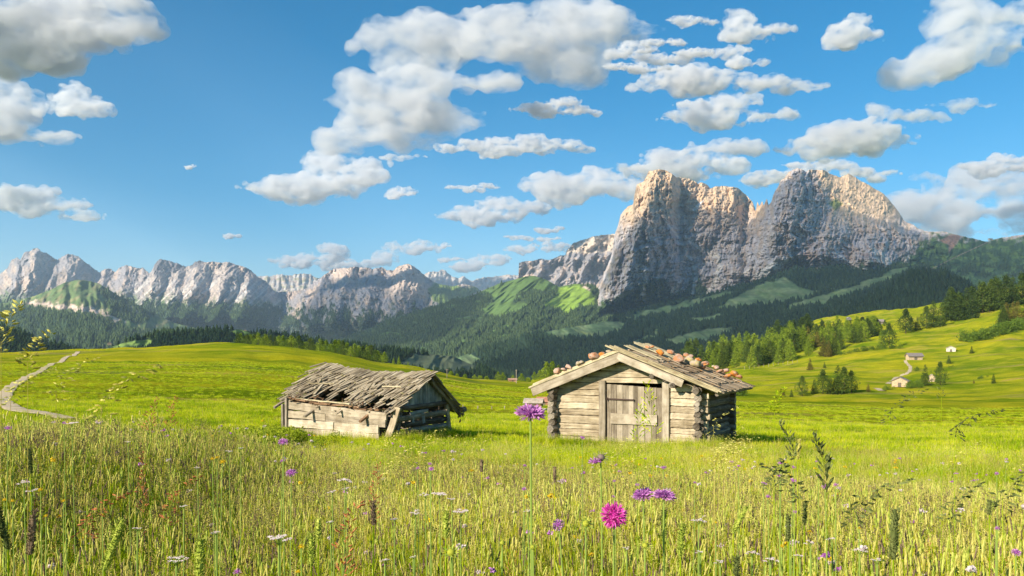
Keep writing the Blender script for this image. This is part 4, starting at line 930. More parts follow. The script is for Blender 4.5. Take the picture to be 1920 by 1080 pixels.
for k in range(rows):
    d1 = D_-k*.30; x = -.32
    while x < LL+.34:
        wd = rnd.uniform(.055, .11); ln = rnd.uniform(.55, .8); j = rnd.gauss(0, .05); sk_ = -.16+rnd.gauss(0, .08)
        xc = x+wd/2; x += wd*.92
        a = d1-ln+j; b = d1+j+(rnd.gauss(0, .09) if k == 0 else 0)
        if hole(xc, b-.12) or hole(xc, (a+b)/2): continue
        if k == 0 and rnd.random() < .25: continue
        a = max(a, -.14-rnd.uniform(0, .10))
        mb.box(fr(xc-.1, a, -.01+.011*k), fr(xc-sk_-.1, b, .035+.011*k+rnd.uniform(0, .02)), wd, rnd.uniform(.014, .024), 3, .004, up=(0, SF, 1))
for k in range(26):
    x = rnd.uniform(.2, LL-.1); d = rnd.uniform(.1, 1.4)
    if not hole(x, d+.6): mb.box(fr(x, d, .09), fr(x+rnd.gauss(.1, .14), d+rnd.uniform(.4, .7), .11), rnd.uniform(.05, .1), .02, 3, .005, up=(0, SF, 1))
mb.build('front_roof', W_shake, ruin)
mb = MB()
for k in range(6):
    d1 = 1.75-k*.28; x = -.34
    while x < LL+.2:
        wd = rnd.uniform(.07, .13); b = d1+rnd.gauss(0, .05); mb.box(rr_(x, max(0, b-.6), -.01+.01*k), rr_(x+rnd.gauss(0, .04), b, .03+.01*k), wd, .02, 3, .005, up=(0, -SR, 1)); x += wd
mb.build('rear_roof', W_shake, ruin)
for x, ex in ((-.12, -.3), (.62, .1), (1.15, -.2), (2.72, .16), (3.3, -.25), (4.15, .05)):
    mb = MB(); mb.box(fr(x, 0, -.07), fr(x+.22+rnd.gauss(0, .08), 2.32+ex, -.09), .10, .07, 8, .008, up=(0, SF, 1)); mb.build('rafter', W_grey if rnd.random() < .6 else W_rot, ruin)
for x in (-.18, 1.4, 2.8, 4.1):
    mb = MB(); mb.log(rr_(x, 0, -.07), rr_(x, 1.85, -.07), .055, 8, .01, 8); mb.build('rafter', W_grey, ruin)
mb = MB(); mb.log((-.32, ry, rzz-.12), (LL+.25, ry, rzz-.22), .07, 8, .01, 9); mb.build('ridge_beam', W_log, ruin)
mb = MB()      # rotten litter fallen along the top of the wall
for k in range(70):
    x = rnd.uniform(.1, LL-.1); y = rnd.uniform(-.25, .12); z = .88+.055*x+rnd.uniform(0, .09)+max(0, -y)*.35; a = rnd.random()*6.28; l = rnd.uniform(.06, .22)
    mb.box((x, y, z), (x+l*math.cos(a), y+l*math.sin(a)*.5, z+rnd.gauss(.03, .05)), rnd.uniform(.02, .06), .012, 2, .006)
for k in range(26):
    y = ry-rnd.uniform(1.3, 1.95); x = -.3+rnd.uniform(-.12, .22); z = rzz-SR*(ry-y)+rnd.uniform(-.15, .06); a = rnd.random()*6.28
    mb.box((x, y, z), (x+.1*math.cos(a), y+.12*math.sin(a), z+rnd.gauss(-.02, .07)), .05, .02, 2, .01)
tag(mb.build('rotten_litter', W_rot, ruin), kind='stuff')
mb = MB(); mb.log((-.40, ry-1.78, rzz-1.20), (-.1, ry-1.86, rzz-1.24), .09, 9, .012, 3); mb.build('eaves_log', W_log, ruin)
mb = MB(); mb.box(fr(3.95, 1.15, .1), fr(3.1, .85, .1), .05, .025, 5, .005, up=(0, SF, 1)); mb.build('loose_batten', W_pale, ruin)
mb = MB(); mb.box(fr(1.1, .8, .12), fr(.3, .86, .1), .05, .025, 5, .005, up=(0, SF, 1)); mb.build('loose_batten', W_pale, ruin)
mb = MB(); mb.box(fr(LL+.02, 1.92, .02), (1.4, .06, 1.08), .09, .04, 9, .01); mb.build('fallen_batten', W_pale, ruin)

# ------------------------------------------------------------------ individual trees
def leafy(name, dark, midc, light, trans=.25):
    m, nt, b = mat(name, .9)
    a = N(nt, 'ShaderNodeVertexColor', layer_name='Col').outputs['Color']; s = N(nt, 'ShaderNodeSeparateColor', {'Color': a}).outputs[0]
    r = N(nt, 'ShaderNodeObjectInfo').outputs['Random']
    q = N(nt, 'ShaderNodeMath', {0: r, 1: .35}, operation='MULTIPLY').outputs[0]; q = N(nt, 'ShaderNodeMath', {0: s, 1: .75, 2: q}, operation='MULTIPLY_ADD').outputs[0]
    c = ramp(nt, q, [(.1, dark), (.5, midc), (.95, light)]); nt.links.new(c, b.inputs['Base Color'])
    t = N(nt, 'ShaderNodeBsdfTranslucent', {'Color': c}); o = nt.nodes['Material Output']
    mx = N(nt, 'ShaderNodeMixShader', {0: trans, 1: b.outputs[0], 2: t.outputs[0]}); nt.links.new(mx.outputs[0], o.inputs[0]); return m
L_spruce = leafy('spruce foliage', (.03, .055, .014), (.075, .12, .02), (.14, .18, .03))
L_larch = leafy('larch foliage', (.08, .14, .014), (.20, .28, .022), (.34, .40, .04))
L_dark = leafy('shaded pine foliage', (.022, .045, .014), (.05, .085, .020), (.09, .13, .03))  # darker foliage tone for the dark stands
L_rust = leafy('reddish conifer foliage', (.06, .06, .015), (.15, .13, .025), (.24, .20, .04))
L_bush = leafy('shrub leaves', (.05, .09, .012), (.11, .18, .02), (.20, .28, .03))
bark, nt_, b_ = mat('bark', .95); b_.inputs['Base Color'].default_value = (.10, .07, .05, 1)
def crown_mesh(kind, seed, n=420):
    r = np.random.default_rng(seed); P = []; S_ = []
    while len(P) < n:
        z = r.random(); a = r.random()*6.283
        if kind == 'spruce': rad = .25*(1-z)**.8*(1+.18*math.sin(z*34+seed))+.012; zz = .07+z*.93; keep = r.random() < (1-z)*.8+.25
        elif kind == 'pine': rad = .34*math.sin(min(1, z*1.15+.12)*math.pi)**.6*(1+.15*math.sin(a*3+seed+z*6)) if z < .8 else .30*(1-z)*2.0; zz = .12+z*.88; keep = True
        else: rad = .55*math.sqrt(max(0, 1-(z*1.0)**2))*(1+.2*math.sin(a*3+seed)); zz = z*.9; keep = True
        if not keep: continue
        q = rad*r.uniform(.45, 1.05); 
        if kind == 'spruce': zz -= q*.25
        P.append((q*math.cos(a), q*math.sin(a), zz)); S_.append((.036 if kind != 'bush' else .08)*r.uniform(.7, 1.5)*(1 if kind != 'spruce' else 1.15-z*.5))
    P = np.array(P); S_ = np.array(S_); V = []; C = []
    shade = .5+.5*fbm(P[:, 0]*9+seed, P[:, 2]*9+P[:, 1]*7, seed, 2)*1.3
    for k in range(5):
        d = r.normal(size=(3, n, 3)); d[..., 2] *= .8 if kind != 'spruce' else .55
        ct = P+r.normal(size=(n, 3))*S_[:, None]*.8
        for j in range(3): V.append(ct+d[j]/np.linalg.norm(d[j], axis=1)[:, None]*S_[:, None]*.8)
        c = np.clip(shade+r.normal(size=n)*.13, 0, 1)
        C += [c]*3
    V = np.stack(V).reshape(5, 3, n, 3).transpose(0, 2, 1, 3).reshape(-1, 3); C = np.stack(C).reshape(5, 3, n).transpose(0, 2, 1).reshape(-1)
    return V, np.arange(len(V)).reshape(-1, 3), C[:, None]*np.ones(3)
PROTO = {}
def proto(kind, m, seed, n=420):
    key = (kind, m.name, seed)
    if key not in PROTO:
        v, f, c = crown_mesh(kind, seed, n); crown = mesh_obj('crown', v, f, m, cols=c, link=False).data
        mb = MB(); mb.log((0, 0, -.04), (0, 0, .85 if kind != 'bush' else .35), .017, 6, .001, 4, taper=.15)
        for q in range(5): a = q*1.3+seed; z = .2+.1*q; mb.log((0, 0, z*.6), (.1*math.cos(a), .1*math.sin(a), z*.6+.04), .006, 5, .0005, 1, taper=.4)
        trunk = mb.build('trunk', bark, link=False).data
        PROTO[key] = (crown, trunk)
    return PROTO[key]
def tree(x, y, z, h, kind, m, label, group=None, name=None, wide=1., cat='tree'):
    cm, tm = proto(kind, m, rnd.randint(1, 5))
    o = empty(name or {'spruce': 'spruce_tree', 'pine': 'pine_tree', 'bush': 'bush'}[kind], (x, y, z), rnd.random()*6.28, label, cat, group)
    o.scale = (h*wide, h*wide*rnd.uniform(.9, 1.1), h)
    for nm, me in (('crown', cm), ('trunk', tm)):
        c = bpy.data.objects.new(nm, me); COL.objects.link(c); c.parent = o
    return o
def tree_at(px, py, hpx, kind, m, label, group=None, D=None, lo=60, **kw):
    x, y, z = gat(px, D) if D else gpos(px, py, lo)
    return tree(x, y, z-.1, hpx/F*y, kind, m, label, group, **kw)

# tree row behind the crest of the left meadow
ORD = ['first', 'second', 'third', 'fourth', 'fifth', 'sixth', 'seventh', 'eighth', 'ninth', 'tenth']
def nth(i): return ORD[i] if i < 10 else str(i+1)+('th' if i % 100 in (10, 11, 12) or i % 10 > 2 else ('st', 'nd', 'rd')[i % 10])
xs = 446; k = 0
while xs < 724:
    D = 430+rnd.uniform(-10, 60); hp = rnd.uniform(25, 33)*(1.0 if xs < 700 else .8); kd = 'pine' if rnd.random() < .8 else 'spruce'
    mm = L_larch if rnd.random() < .30+(xs > 600)*.35 else L_spruce
    x, y, _ = gat(xs, D); base = np.interp(xs, [446, 520, 600, 660, 724], [664, 668, 675, 682, 690]); z = max((HY-base-3)/F*D, gz(x, y)-3) if False else (HY-base-5)/F*D
    zg = gz(x, y); 
    h = (z-zg)+hp/F*D if zg < z else hp/F*D
    tree(x, y, zg-.1, h, kd, mm, ('light green' if mm is L_larch else 'dark green')+(' round topped' if kd == 'pine' else ' pointed')+f' tree, {nth(k)} from left in row behind meadow crest', 'tree row behind the left meadow', wide=1.15)
    xs += rnd.uniform(4, 9); k += 1
for px, hp, lb in ((738, 14, 'first small light green tree past the end of the tree row'), (748, 17, 'small pointed tree beyond the ruined hut roof'), (765, 10, 'tiny light tree on the meadow rim above the ruined hut')):
    tree_at(px, 690, hp, 'spruce', L_larch, lb, D=400)

# wood on the near slope at the right, behind the log hut
def belt(pts_lo, pts_hi, n, hrange, mats, kinds, where, group, D0=None, seed=1, wide=1.):
    r = random.Random(seed); xl, yl = poly(pts_lo); xh, yh = poly(pts_hi)
    L = []
    for i in range(n):
        px = r.uniform(xl[0], xl[-1]); t = r.random()**.9; py = np.interp(px, xl, yl)*(1-t)+np.interp(px, xh, yh)*t
        L.append((px, py))
    order = sorted(L); many = n > 50
    for px, py in sorted(L, key=lambda q: q[1]):
        m = r.choice(mats); kd = r.choice(kinds); hp = r.uniform(*hrange)
        col = {L_larch.name: 'light green', L_spruce.name: 'mid green', L_dark.name: 'dark green', L_rust.name: 'reddish green', L_bush.name: 'bright green'}[m.name]
        x, y, z = gpos(px, py, 60)
        tree(x, y, z-.1, hp/F*y, kd, m, f"{col} {'tall' if hp > sum(hrange)/2 else 'low'} {'pointed' if kd == 'spruce' else 'round'} tree, {nth(order.index((px, py)))} from left in {where}", group, wide=wide)
belt([(1285, 695), (1330, 696), (1400, 690), (1450, 683), (1500, 676), (1512, 672)], [(1285, 672), (1330, 670), (1400, 664), (1450, 650), (1500, 640), (1512, 636)], 84, (32, 46), [L_larch, L_larch, L_spruce], ['spruce', 'pine', 'spruce'], 'the light wood', 'trees of the light wood on the right', seed=3)
belt([(1440, 655), (1480, 640), (1520, 632)], [(1440, 645), (1480, 630), (1520, 620)], 20, (28, 40), [L_dark], ['spruce', 'pine'], 'the dark stand', 'trees of the dark stand', seed=4)
belt([(1515, 672), (1545, 676), (1578, 664)], [(1515, 648), (1545, 650), (1578, 652)], 14, (26, 40), [L_rust, L_spruce, L_larch], ['spruce'], 'the reddish clump', 'trees of the reddish clump', seed=5)
belt([(1530, 655), (1560, 648), (1600, 645), (1650, 636)], [(1530, 635), (1560, 625), (1600, 622), (1650, 624)], 34, (26, 38), [L_spruce, L_larch, L_dark], ['spruce', 'pine'], 'the upper belt', 'trees of the upper belt', seed=6)
for px, py, hp, kd, m, lb in [(1504, 743, 38, 'pine', L_spruce, 'leftmost broad dark tree of the clump on the right meadow'), (1527, 738, 28, 'spruce', L_spruce, 'low tree second in the clump on the right meadow'), (1543, 739, 46, 'pine', L_spruce, 'tall tree left of the gap in the clump on the right meadow'), (1557, 739, 32, 'spruce', L_spruce, 'low tree in the gap of the clump on the right meadow'),
        (1571, 738, 54, 'spruce', L_spruce, 'tallest tree of the clump on the right meadow'), (1583, 739, 50, 'pine', L_spruce, 'broad tree right of the tallest one in the meadow clump'), (1596, 737, 42, 'pine', L_spruce, 'rightmost tree of the clump on the right meadow'), (1469, 744, 15, 'spruce', L_rust, 'tiny reddish tree left of the meadow clump'), (1484, 744, 15, 'spruce', L_spruce, 'tiny green tree just left of the meadow clump'),
        (1628, 735, 17, 'spruce', L_rust, 'small lone reddish tree right of the meadow clump'), (1519, 695, 24, 'spruce', L_rust, 'small lone tree below the reddish clump'), (1546, 690, 12, 'spruce', L_spruce, 'tiny tree on the open slope under the reddish clump'),
        (1735, 723, 40, 'spruce', L_spruce, 'pointed tree right of the big pale chalet'), (1763, 722, 42, 'pine', L_spruce, 'broad tree right of the half hidden chalet'), (1779, 682, 17, 'spruce', L_spruce, 'small tree on the slope below the white chalet'), (1822, 663, 15, 'spruce', L_spruce, 'small lone tree right of the white chalet'), (1863, 719, 19, 'spruce', L_spruce, 'dark small tree on the far right meadow'), (1826, 719, 9, 'spruce', L_rust, 'tiny reddish tree left of the dark small one at the far right'),
        (1653, 652, 34, 'spruce', L_larch, 'pale left tree of the pair on the bright slope'), (1667, 651, 45, 'pine', L_spruce, 'dark right tree of the pair on the bright slope'), (1659, 612, 12, 'pine', L_dark, 'small round tree right of the upper grey chalet'), (1650, 613, 12, 'spruce', L_dark, 'small dark tree in front of the upper grey chalet'), (1617, 602, 8, 'bush', L_dark, 'small bush between the two upper chalets'),
        (1698, 624, 44, 'pine', L_dark, 'tall dark tree at the low end of the skyline trees'), (1708, 622, 26, 'pine', L_spruce, 'low round tree second in the skyline trees'), (1720, 619, 26, 'spruce', L_spruce, 'low pointed tree third in the skyline trees'), (1737, 617, 42, 'pine', L_spruce, 'leaning round tree in the skyline trees'), (1750, 613, 50, 'spruce', L_dark, 'tall pointed tree in the middle of the skyline trees'), (1764, 612, 42, 'spruce', L_spruce, 'pointed tree right of the middle skyline tree'),
        (1387, 742, 24, 'bush', L_bush, 'round bush just right of the log hut')]:
    tree_at(px, py, hp, kd, m, lb, name='bush' if kd == 'bush' else None, cat='bush' if kd == 'bush' else 'tree')
belt([(1778, 604), (1820, 600), (1860, 584), (1920, 570)], [(1778, 596), (1820, 588), (1860, 574), (1925, 560)], 30, (40, 60), [L_dark, L_spruce, L_spruce], ['pine', 'spruce', 'pine'], 'the skyline stand', 'trees of the right skyline stand', seed=7)
belt([(1878, 617), (1925, 606)], [(1878, 610), (1925, 598)], 9, (34, 46), [L_spruce, L_rust], ['spruce'], 'the row over the hedge', 'trees over the right hedge', seed=8)
def hedge(pts, hpx, label, n):
    """one running shrub thicket"""
    V = []; Fc = []; C = []; o = 0; x_, y_ = poly(pts)
    b = gpos((x_[0]+x_[-1])/2, float(np.interp((x_[0]+x_[-1])/2, x_, y_)), 60)
    for i in range(n):
        px = rnd.uniform(x_[0], x_[-1]); g = gpos(px, float(np.interp(px, x_, y_)), 60); h = hpx/F*g[1]*rnd.uniform(.7, 1.15)
        v, f, c = crown_mesh('bush', rnd.randint(1, 40), 60); v = v*np.array((h*1.0, h*1.0, h))+np.array((g[0]-b[0], g[1]-b[1]+rnd.uniform(-.6, .6)*h, g[2]-b[2]))
        V.append(v); Fc.append(f+o); C.append(c); o += len(v)
    ob = mesh_obj('hedge', np.concatenate(V), np.concatenate(Fc), L_bush, cols=np.concatenate(C)); ob.location = b; return tag(ob, label, 'hedge')
hedge([(1806, 641), (1830, 640), (1860, 630), (1925, 612)], 20, 'long dense green hedge across the slope at the right edge', 60)
hedge([(1572, 668), (1600, 661), (1640, 655), (1690, 653)], 9, 'low hedge along the hollow below the pair of trees', 36)
hedge([(1700, 728), (1716, 727), (1725, 726)], 13, 'shrubs in front of the chalets on the right', 14)
hedge([(1655, 732), (1680, 729)], 8, 'low bushes left of the big pale chalet', 9)
hedge([(1832, 712), (1853, 707)], 6, 'thin strip of low shrubs on the far right meadow', 10)
hedge([(1712, 696), (1722, 695)], 7, 'small bushes beside the dirt track', 5)
hedge([(1780, 690), (1745, 700), (1790, 688)][1:], 6, 'sparse bushes on the slope above the half hidden chalet', 6)
for px, py, hp, lb in [(846, 712, 9, 'leftmost tiny tree on the rim of the meadow'), (857, 714, 7, 'second tiny bush on the rim of the meadow'), (872, 714, 9, 'third tiny bush on the rim of the meadow'), (890, 715, 11, 'round tree left of the low hut on the meadow rim'), (900, 715, 10, 'low round tree before the dark wood'), (912, 716, 9, 'low wide tree right of the round one on the meadow rim'),
                       (934, 717, 16, 'bright round tree standing on the meadow rim'), (943, 717, 15, 'smaller half of the bright pair on the meadow rim'), (962, 716, 13, 'tree behind the reddish roofed hut'), (978, 717, 17, 'bright tree right of the reddish roofed hut'), (990, 717, 10, 'low bush right of the bright tree')]:
    tree_at(px, py, hp, 'pine' if hp > 10 else 'bush', L_larch, lb, D=440, wide=1.35 if hp > 10 else 1, name='tree', group='trees on the meadow rim')
for px, py, hp, lb in [(1002, 716, 16, 'low tree left of the log hut eaves'), (1012, 716, 18, 'second low tree left of the log hut eaves'), (1025, 716, 34, 'tall light tree showing over the left eaves of the log hut'), (1036, 716, 36, 'twin light tree showing over the left roof of the log hut'), (1047, 716, 28, 'light tree mostly hidden by the log hut roof')]:
    tree_at(px, py, hp, 'pine', L_larch, lb, D=380, wide=1.1, name='tree', group='trees behind the log hut')

# ------------------------------------------------------------------ chalets and barns far off
roofg = land_mat('weathered shingle far', .6, .03, .75, 1.2); 
def chal(px, py, wpx, hpx, rz_, depth, wallc, roofc, label, D=None, name='chalet', door=True, long=False, lo=60):
    x, y, z = gat(px, D) if D else gpos(px, py, lo)
    w = wpx/F*y; h = hpx/F*y; o = empty(name, (x, y, z-.15), rz_, label, name); d = w*depth; e = h*.58 if not long else h*.6
    def cm(c): 
        nm = f'board wall {c}'; 
        if nm in bpy.data.materials: return bpy.data.materials[nm]
        return wood_mat(nm, tuple(q*.7 for q in c), c, tuple(min(1, q*1.3) for q in c), grain=8)
    wm, rm = cm(wallc), cm(roofc)
    a, b = (w/2, d/2)
    if not long:   # gable end to the front
        v = [(-a, -b, 0), (a, -b, 0), (a, -b, e), (0, -b, h*.93), (-a, -b, e), (-a, b, 0), (a, b, 0), (a, b, e), (0, b, h*.93), (-a, b, e)]
    else: v = [(-a, -b, 0), (-a, b, 0), (-a, b, e), (-a, 0, h*.93), (-a, -b, e), (a, -b, 0), (a, b, 0), (a, b, e), (a, 0, h*.93), (a, -b, e)]
    f = [(0, 1, 2, 3, 4), (9, 8, 7, 6, 5), (0, 5, 6, 1), (1, 6, 7, 2), (4, 9, 5, 0), (2, 7, 8, 3), (3, 8, 9, 4)]
    mesh_obj('wall', v, f, wm, o, uvs=[(q[0]+q[1], q[2]) for q in v], cols=np.full((10, 3), .5))
    mb = MB(); t = h*.045; ov = w*.09
    if not long:
        for s in (-1, 1):
            sl = (h*.93-e)/a; mb.box((0, 0, h*.95+t*.3), (s*(a+ov), 0, e-sl*ov+t*.8), d+ov*2, t, 3, .0, up=(0, 0, 1))
    else:
        for s in (-1, 1):
            sl = (h*.93-e)/b; mb.box((0, 0, h*.95+t*.3), (0, s*(b+ov), e-sl*ov+t*.8), w+ov*2, t, 3, .0, up=(0, 0, 1))
    mb.build('roof', rm, o)
    if door:
        q = w*.11; yb = -b-.03; mesh_obj('door', [(-q, yb, 0), (q, yb, 0), (q, yb, e*.72), (-q, yb, e*.72), (-q, yb+.05, 0), (q, yb+.05, 0), (q, yb+.05, e*.72), (-q, yb+.05, e*.72)], [(0, 1, 2, 3), (4, 7, 6, 5), (0, 4, 5, 1), (3, 2, 6, 7), (0, 3, 7, 4), (1, 5, 6, 2)], W_log, o, uvs=[(0, 0)]*8, cols=np.full((8, 3), .3))
    return o
PALEW = (.52, .40, .27); GREYR = (.30, .27, .25); WHT = (.62, .56, .48)
chal(1688, 724, 27, 19, R(-28), 1.1, PALEW, GREYR, 'big pale chalet with a grey roof among shrubs on the right meadow')
chal(1714, 675, 26, 14, R(4), .5, PALEW, (.24, .21, .20), 'long pale chalet with a dark grey roof at the top of the dirt track', long=True)
chal(1783, 659, 16, 11, R(-25), .9, WHT, (.5, .46, .42), 'whitish chalet alone high on the bright slope')
chal(1747, 715, 12, 15, R(-25), 1, PALEW, (.42, .38, .34), 'narrow chalet half hidden between two trees')
chal(1646, 609, 20, 11, R(6), .5, (.38, .31, .25), (.26, .22, .21), 'grey chalet on the upper green ridge', long=True)
chal(1591, 600, 8, 6, R(10), .7, (.25, .23, .23), (.30, .29, .30), 'tiny grey hut near the top of the green ridge', door=False)
chal(1001, 742, 32, 19, R(-14), .5, (.26, .16, .10), (.36, .31, .26), 'brown barn with a grey roof left of the log hut', D=84, name='barn', long=True)
chal(1021, 741, 26, 20, R(-14), .5, (.30, .16, .10), (.40, .20, .14), 'reddish barn half hidden by the log hut corner', D=90, name='barn', long=True)
chal(961, 716, 15, 7, R(5), .6, (.45, .24, .15), (.36, .22, .17), 'small hut with a reddish roof on the meadow rim', D=420, name='hut', long=True)
chal(905, 716, 10, 4, R(-5), .6, (.42, .38, .30), (.38, .33, .27), 'low grey hut sunk behind the meadow rim', D=400, name='hut', long=True, door=False)
chal(1019, 758, 22, 9, R(30), .8, (.40, .35, .29), (.48, .43, .36), 'small collapsed board shelter beside the brown barn', D=70, name='shelter', door=False)
mpy = [(206, 647, 1900, 8, 6, 'tiny barn on the clearing of the far left knoll'), (460, 622, 2050, 5, 4, 'speck of a hut on the knoll clearing')]
for px, py, D, wp, hp, lb in mpy:
    o = chal(px, 700, 1, 1, 0, .6, PALEW, GREYR, lb, D=300, name='hut', door=False); k = wp/F*D/(1/F*300); o.scale = (k, k, k*hp/wp); o.location = at(px, py, D-25)
for px, py, D, lb in [(1846, 556, 3000, 'left white farmhouse below the grassy ridge'), (1855, 553, 3000, 'right white farmhouse below the grassy ridge'), (1862, 556, 3050, 'small farmhouse right of the white pair'), (1735, 506, 4700, 'tiny white hut in the high clearing'), (1857, 451, 6050, 'mountain hut in the saddle of the far ridge')]:
    o = chal(px, 700, 1, 1, .3, .6, WHT, (.4, .33, .28), lb, D=300, name='farmhouse', door=False, long=True); k = 7/F*D/(1/F*300); o.scale = (k, k, k*.6); o.location = at(px, py, D-90)

# ------------------------------------------------------------------ fence posts, poles, paths
pw = W_grey
def post(px, py, hp, label, group, D=None, w=.06, tilt=0):
    x, y, z = gat(px, D) if D else gpos(px, py, 40); h = hp/F*y
    mb = MB(); mb.box((0, 0, -.1), (tilt, 0, h), w, w*.8, 3, .003, up=(0, 1, 0)); o = mb.build('fence_post', pw); o.location = (x, y, z); return tag(o, label, 'post', group)
for i, (px, D) in enumerate([(868, 72), (896, 72.5), (922, 73), (946, 72), (970, 71), (992, 72)]):
    post(px, 0, 8, ['first pale fence post right of the ruined hut', 'second pale fence post from the ruined hut', 'third pale fence post from the ruined hut', 'fourth pale fence post, midway between the huts', 'fifth pale fence post, near the brown barn', 'last pale fence post before the brown barn'][i], 'fence posts between the huts', D=D, w=.07)
for i in range(12): post(1396+i*9, 0, 6, f'thin fence post, {nth(i)} from left along the light wood', 'fence posts at the wood edge', D=None if False else gpos(1396+i*9, float(np.interp(1396+i*9, [1396, 1500], [693, 680])), 60)[1], w=.16)
poles = []
for px, D, hp, lb in [(799, 175, 22, 'thin utility pole above the ruined hut roof'), (838, 230, 20, 'distant utility pole right of the ruined hut'), (968, 300, 26, 'utility pole beside the reddish roofed hut')]:
    x, y, z = gat(px, D); h = hp/F*D; o = empty('utility_pole', (x, y, z), 0, lb, 'utility pole', 'utility poles across the meadow')
    mb = MB(); mb.log((0, 0, -.2), (0, 0, h), .10, 8, .003, 4, taper=.75); mb.build('pole', pw, o)
    mb = MB(); mb.box((-.35, 0, h-.25), (.35, 0, h-.25), .08, .08, 2, .001); mb.build('crossarm', pw, o); poles.append(Vector((x, y, z+h-.25)))
poles.append(Vector(gat(1060, 330))+Vector((0, 0, 4)))
for i in range(3):
    a, b = poles[i], poles[i+1]; mb = MB(); pr = [(.02*math.cos(q*2.1), .02*math.sin(q*2.1)) for q in range(3)]; sg = -(b-a).length*.018
    for k in range(10):
        p = a.lerp(b, k/10)+Vector((0, 0, sg*math.sin(math.pi*k/10))); q = a.lerp(b, (k+1)/10)+Vector((0, 0, sg*math.sin(math.pi*(k+1)/10))); mb.tube(p, q, pr, 1)
    tag(mb.build('power_line', iron), ['wire between the pole over the ruin roof and the next', 'wire between the two middle utility poles', 'wire from the last pole towards the log hut'][i], 'wire')
def dirt():
    m, nt, b = mat('dirt path', 1); p = N(nt, 'ShaderNodeNewGeometry').outputs['Position']
    n = noise(nt, p, 9, 6, .7); n2 = noise(nt, p, .9, 4, .6)
    c = ramp(nt, n, [(.3, (.42, .32, .20)), (.7, (.64, .51, .35))]); c = mixc(nt, ramp(nt, n2, [(.5, (0, 0, 0)), (.68, (.6, .6, .6))]), c, (.22, .24, .06))
    nt.links.new(c, b.inputs['Base Color']); bump(nt, b, n, .03); return m
dirtm = dirt()
def ribbon(name, C2, wd, label=None):
    t = np.gradient(C2, axis=0); t /= np.linalg.norm(t, axis=1)[:, None]; nrm_ = np.stack([-t[:, 1], t[:, 0]], 1); n = 9; V = []
    for j in range(n):
        k = (j/(n-1)-.5)*2; e = 1+.25*fbm(C2[:, 0]*.6+k*3, C2[:, 1]*.6, 55+j, 3)*(abs(k) > .8)
        q = C2+nrm_*(wd*k*e)[:, None]; z = ground_z(q[:, 0], q[:, 1])+.035-.02*(abs(k) > .9)+.004*np.linalg.norm(q, axis=1)**.5; V.append(np.column_stack([q, z]))
    V = np.stack(V, 1); return tag(mesh_obj(name, V.reshape(-1, 3), grid_faces(len(C2), n), dirtm, smooth=True), kind='structure')
ribbon('footpath', PC, PWID)
tr = np.array([gpos(px, py, 60)[:2] for px, py in [(1697, 676), (1703, 684), (1707, 692), (1701, 700), (1690, 705), (1676, 712), (1664, 720)]])
ribbon('dirt_track', _cr(tr, np.linspace(0, len(tr)-1, 60)), np.full(60, .9))
tr = np.array([gpos(px, py, 60)[:2] for px, py in [(1640, 729), (1648, 730), (1656, 733)]]); ribbon('dirt_track', _cr(tr, np.linspace(0, 2, 20)), np.full(20, 1.2))

# ------------------------------------------------------------------ meadow grass
def grass_mat(name, dark, midc, light, trans=.42, noisec=None):
    m, nt, b = mat(name, .8); b.inputs['Specular IOR Level'].default_value = .06
    a = N(nt, 'ShaderNodeVertexColor', layer_name='Col').outputs['Color']; sp = N(nt, 'ShaderNodeSeparateColor', {'Color': a})
    r = N(nt, 'ShaderNodeObjectInfo').outputs['Random']; p = N(nt, 'ShaderNodeNewGeometry').outputs['Position']
    n = noise(nt, p, .35, 3, .6)
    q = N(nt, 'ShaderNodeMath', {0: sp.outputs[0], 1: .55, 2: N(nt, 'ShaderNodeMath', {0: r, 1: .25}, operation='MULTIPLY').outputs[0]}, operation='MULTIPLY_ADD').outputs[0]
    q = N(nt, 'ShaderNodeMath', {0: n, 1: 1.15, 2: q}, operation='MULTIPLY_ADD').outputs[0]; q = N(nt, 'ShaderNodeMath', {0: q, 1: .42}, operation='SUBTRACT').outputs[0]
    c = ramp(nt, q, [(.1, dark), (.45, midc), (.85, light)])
    nt.links.new(c, b.inputs['Base Color'])
    t = N(nt, 'ShaderNodeBsdfTranslucent', {'Color': c}); mx = N(nt, 'ShaderNodeMixShader', {0: trans, 1: b.outputs[0], 2: t.outputs[0]}); nt.links.new(mx.outputs[0], nt.nodes['Material Output'].inputs[0]); return m
G_blade = grass_mat('grass blade', (.05, .16, .004), (.36, .50, .008), (.78, .76, .03))
G_straw = grass_mat('dry grass', (.36, .28, .04), (.58, .47, .09), (.78, .66, .22), .3)
G_seed = grass_mat('grass seed head', (.28, .22, .05), (.50, .45, .09), (.72, .66, .20), .2)
G_brown = grass_mat('dark seed head', (.07, .055, .035), (.16, .11, .07), (.28, .20, .12), .1)
G_tim = grass_mat('green seed spike', (.12, .18, .02), (.32, .38, .05), (.60, .60, .13), .1)
G_red = grass_mat('red sorrel seed', (.25, .07, .03), (.45, .16, .06), (.60, .30, .12), .2)
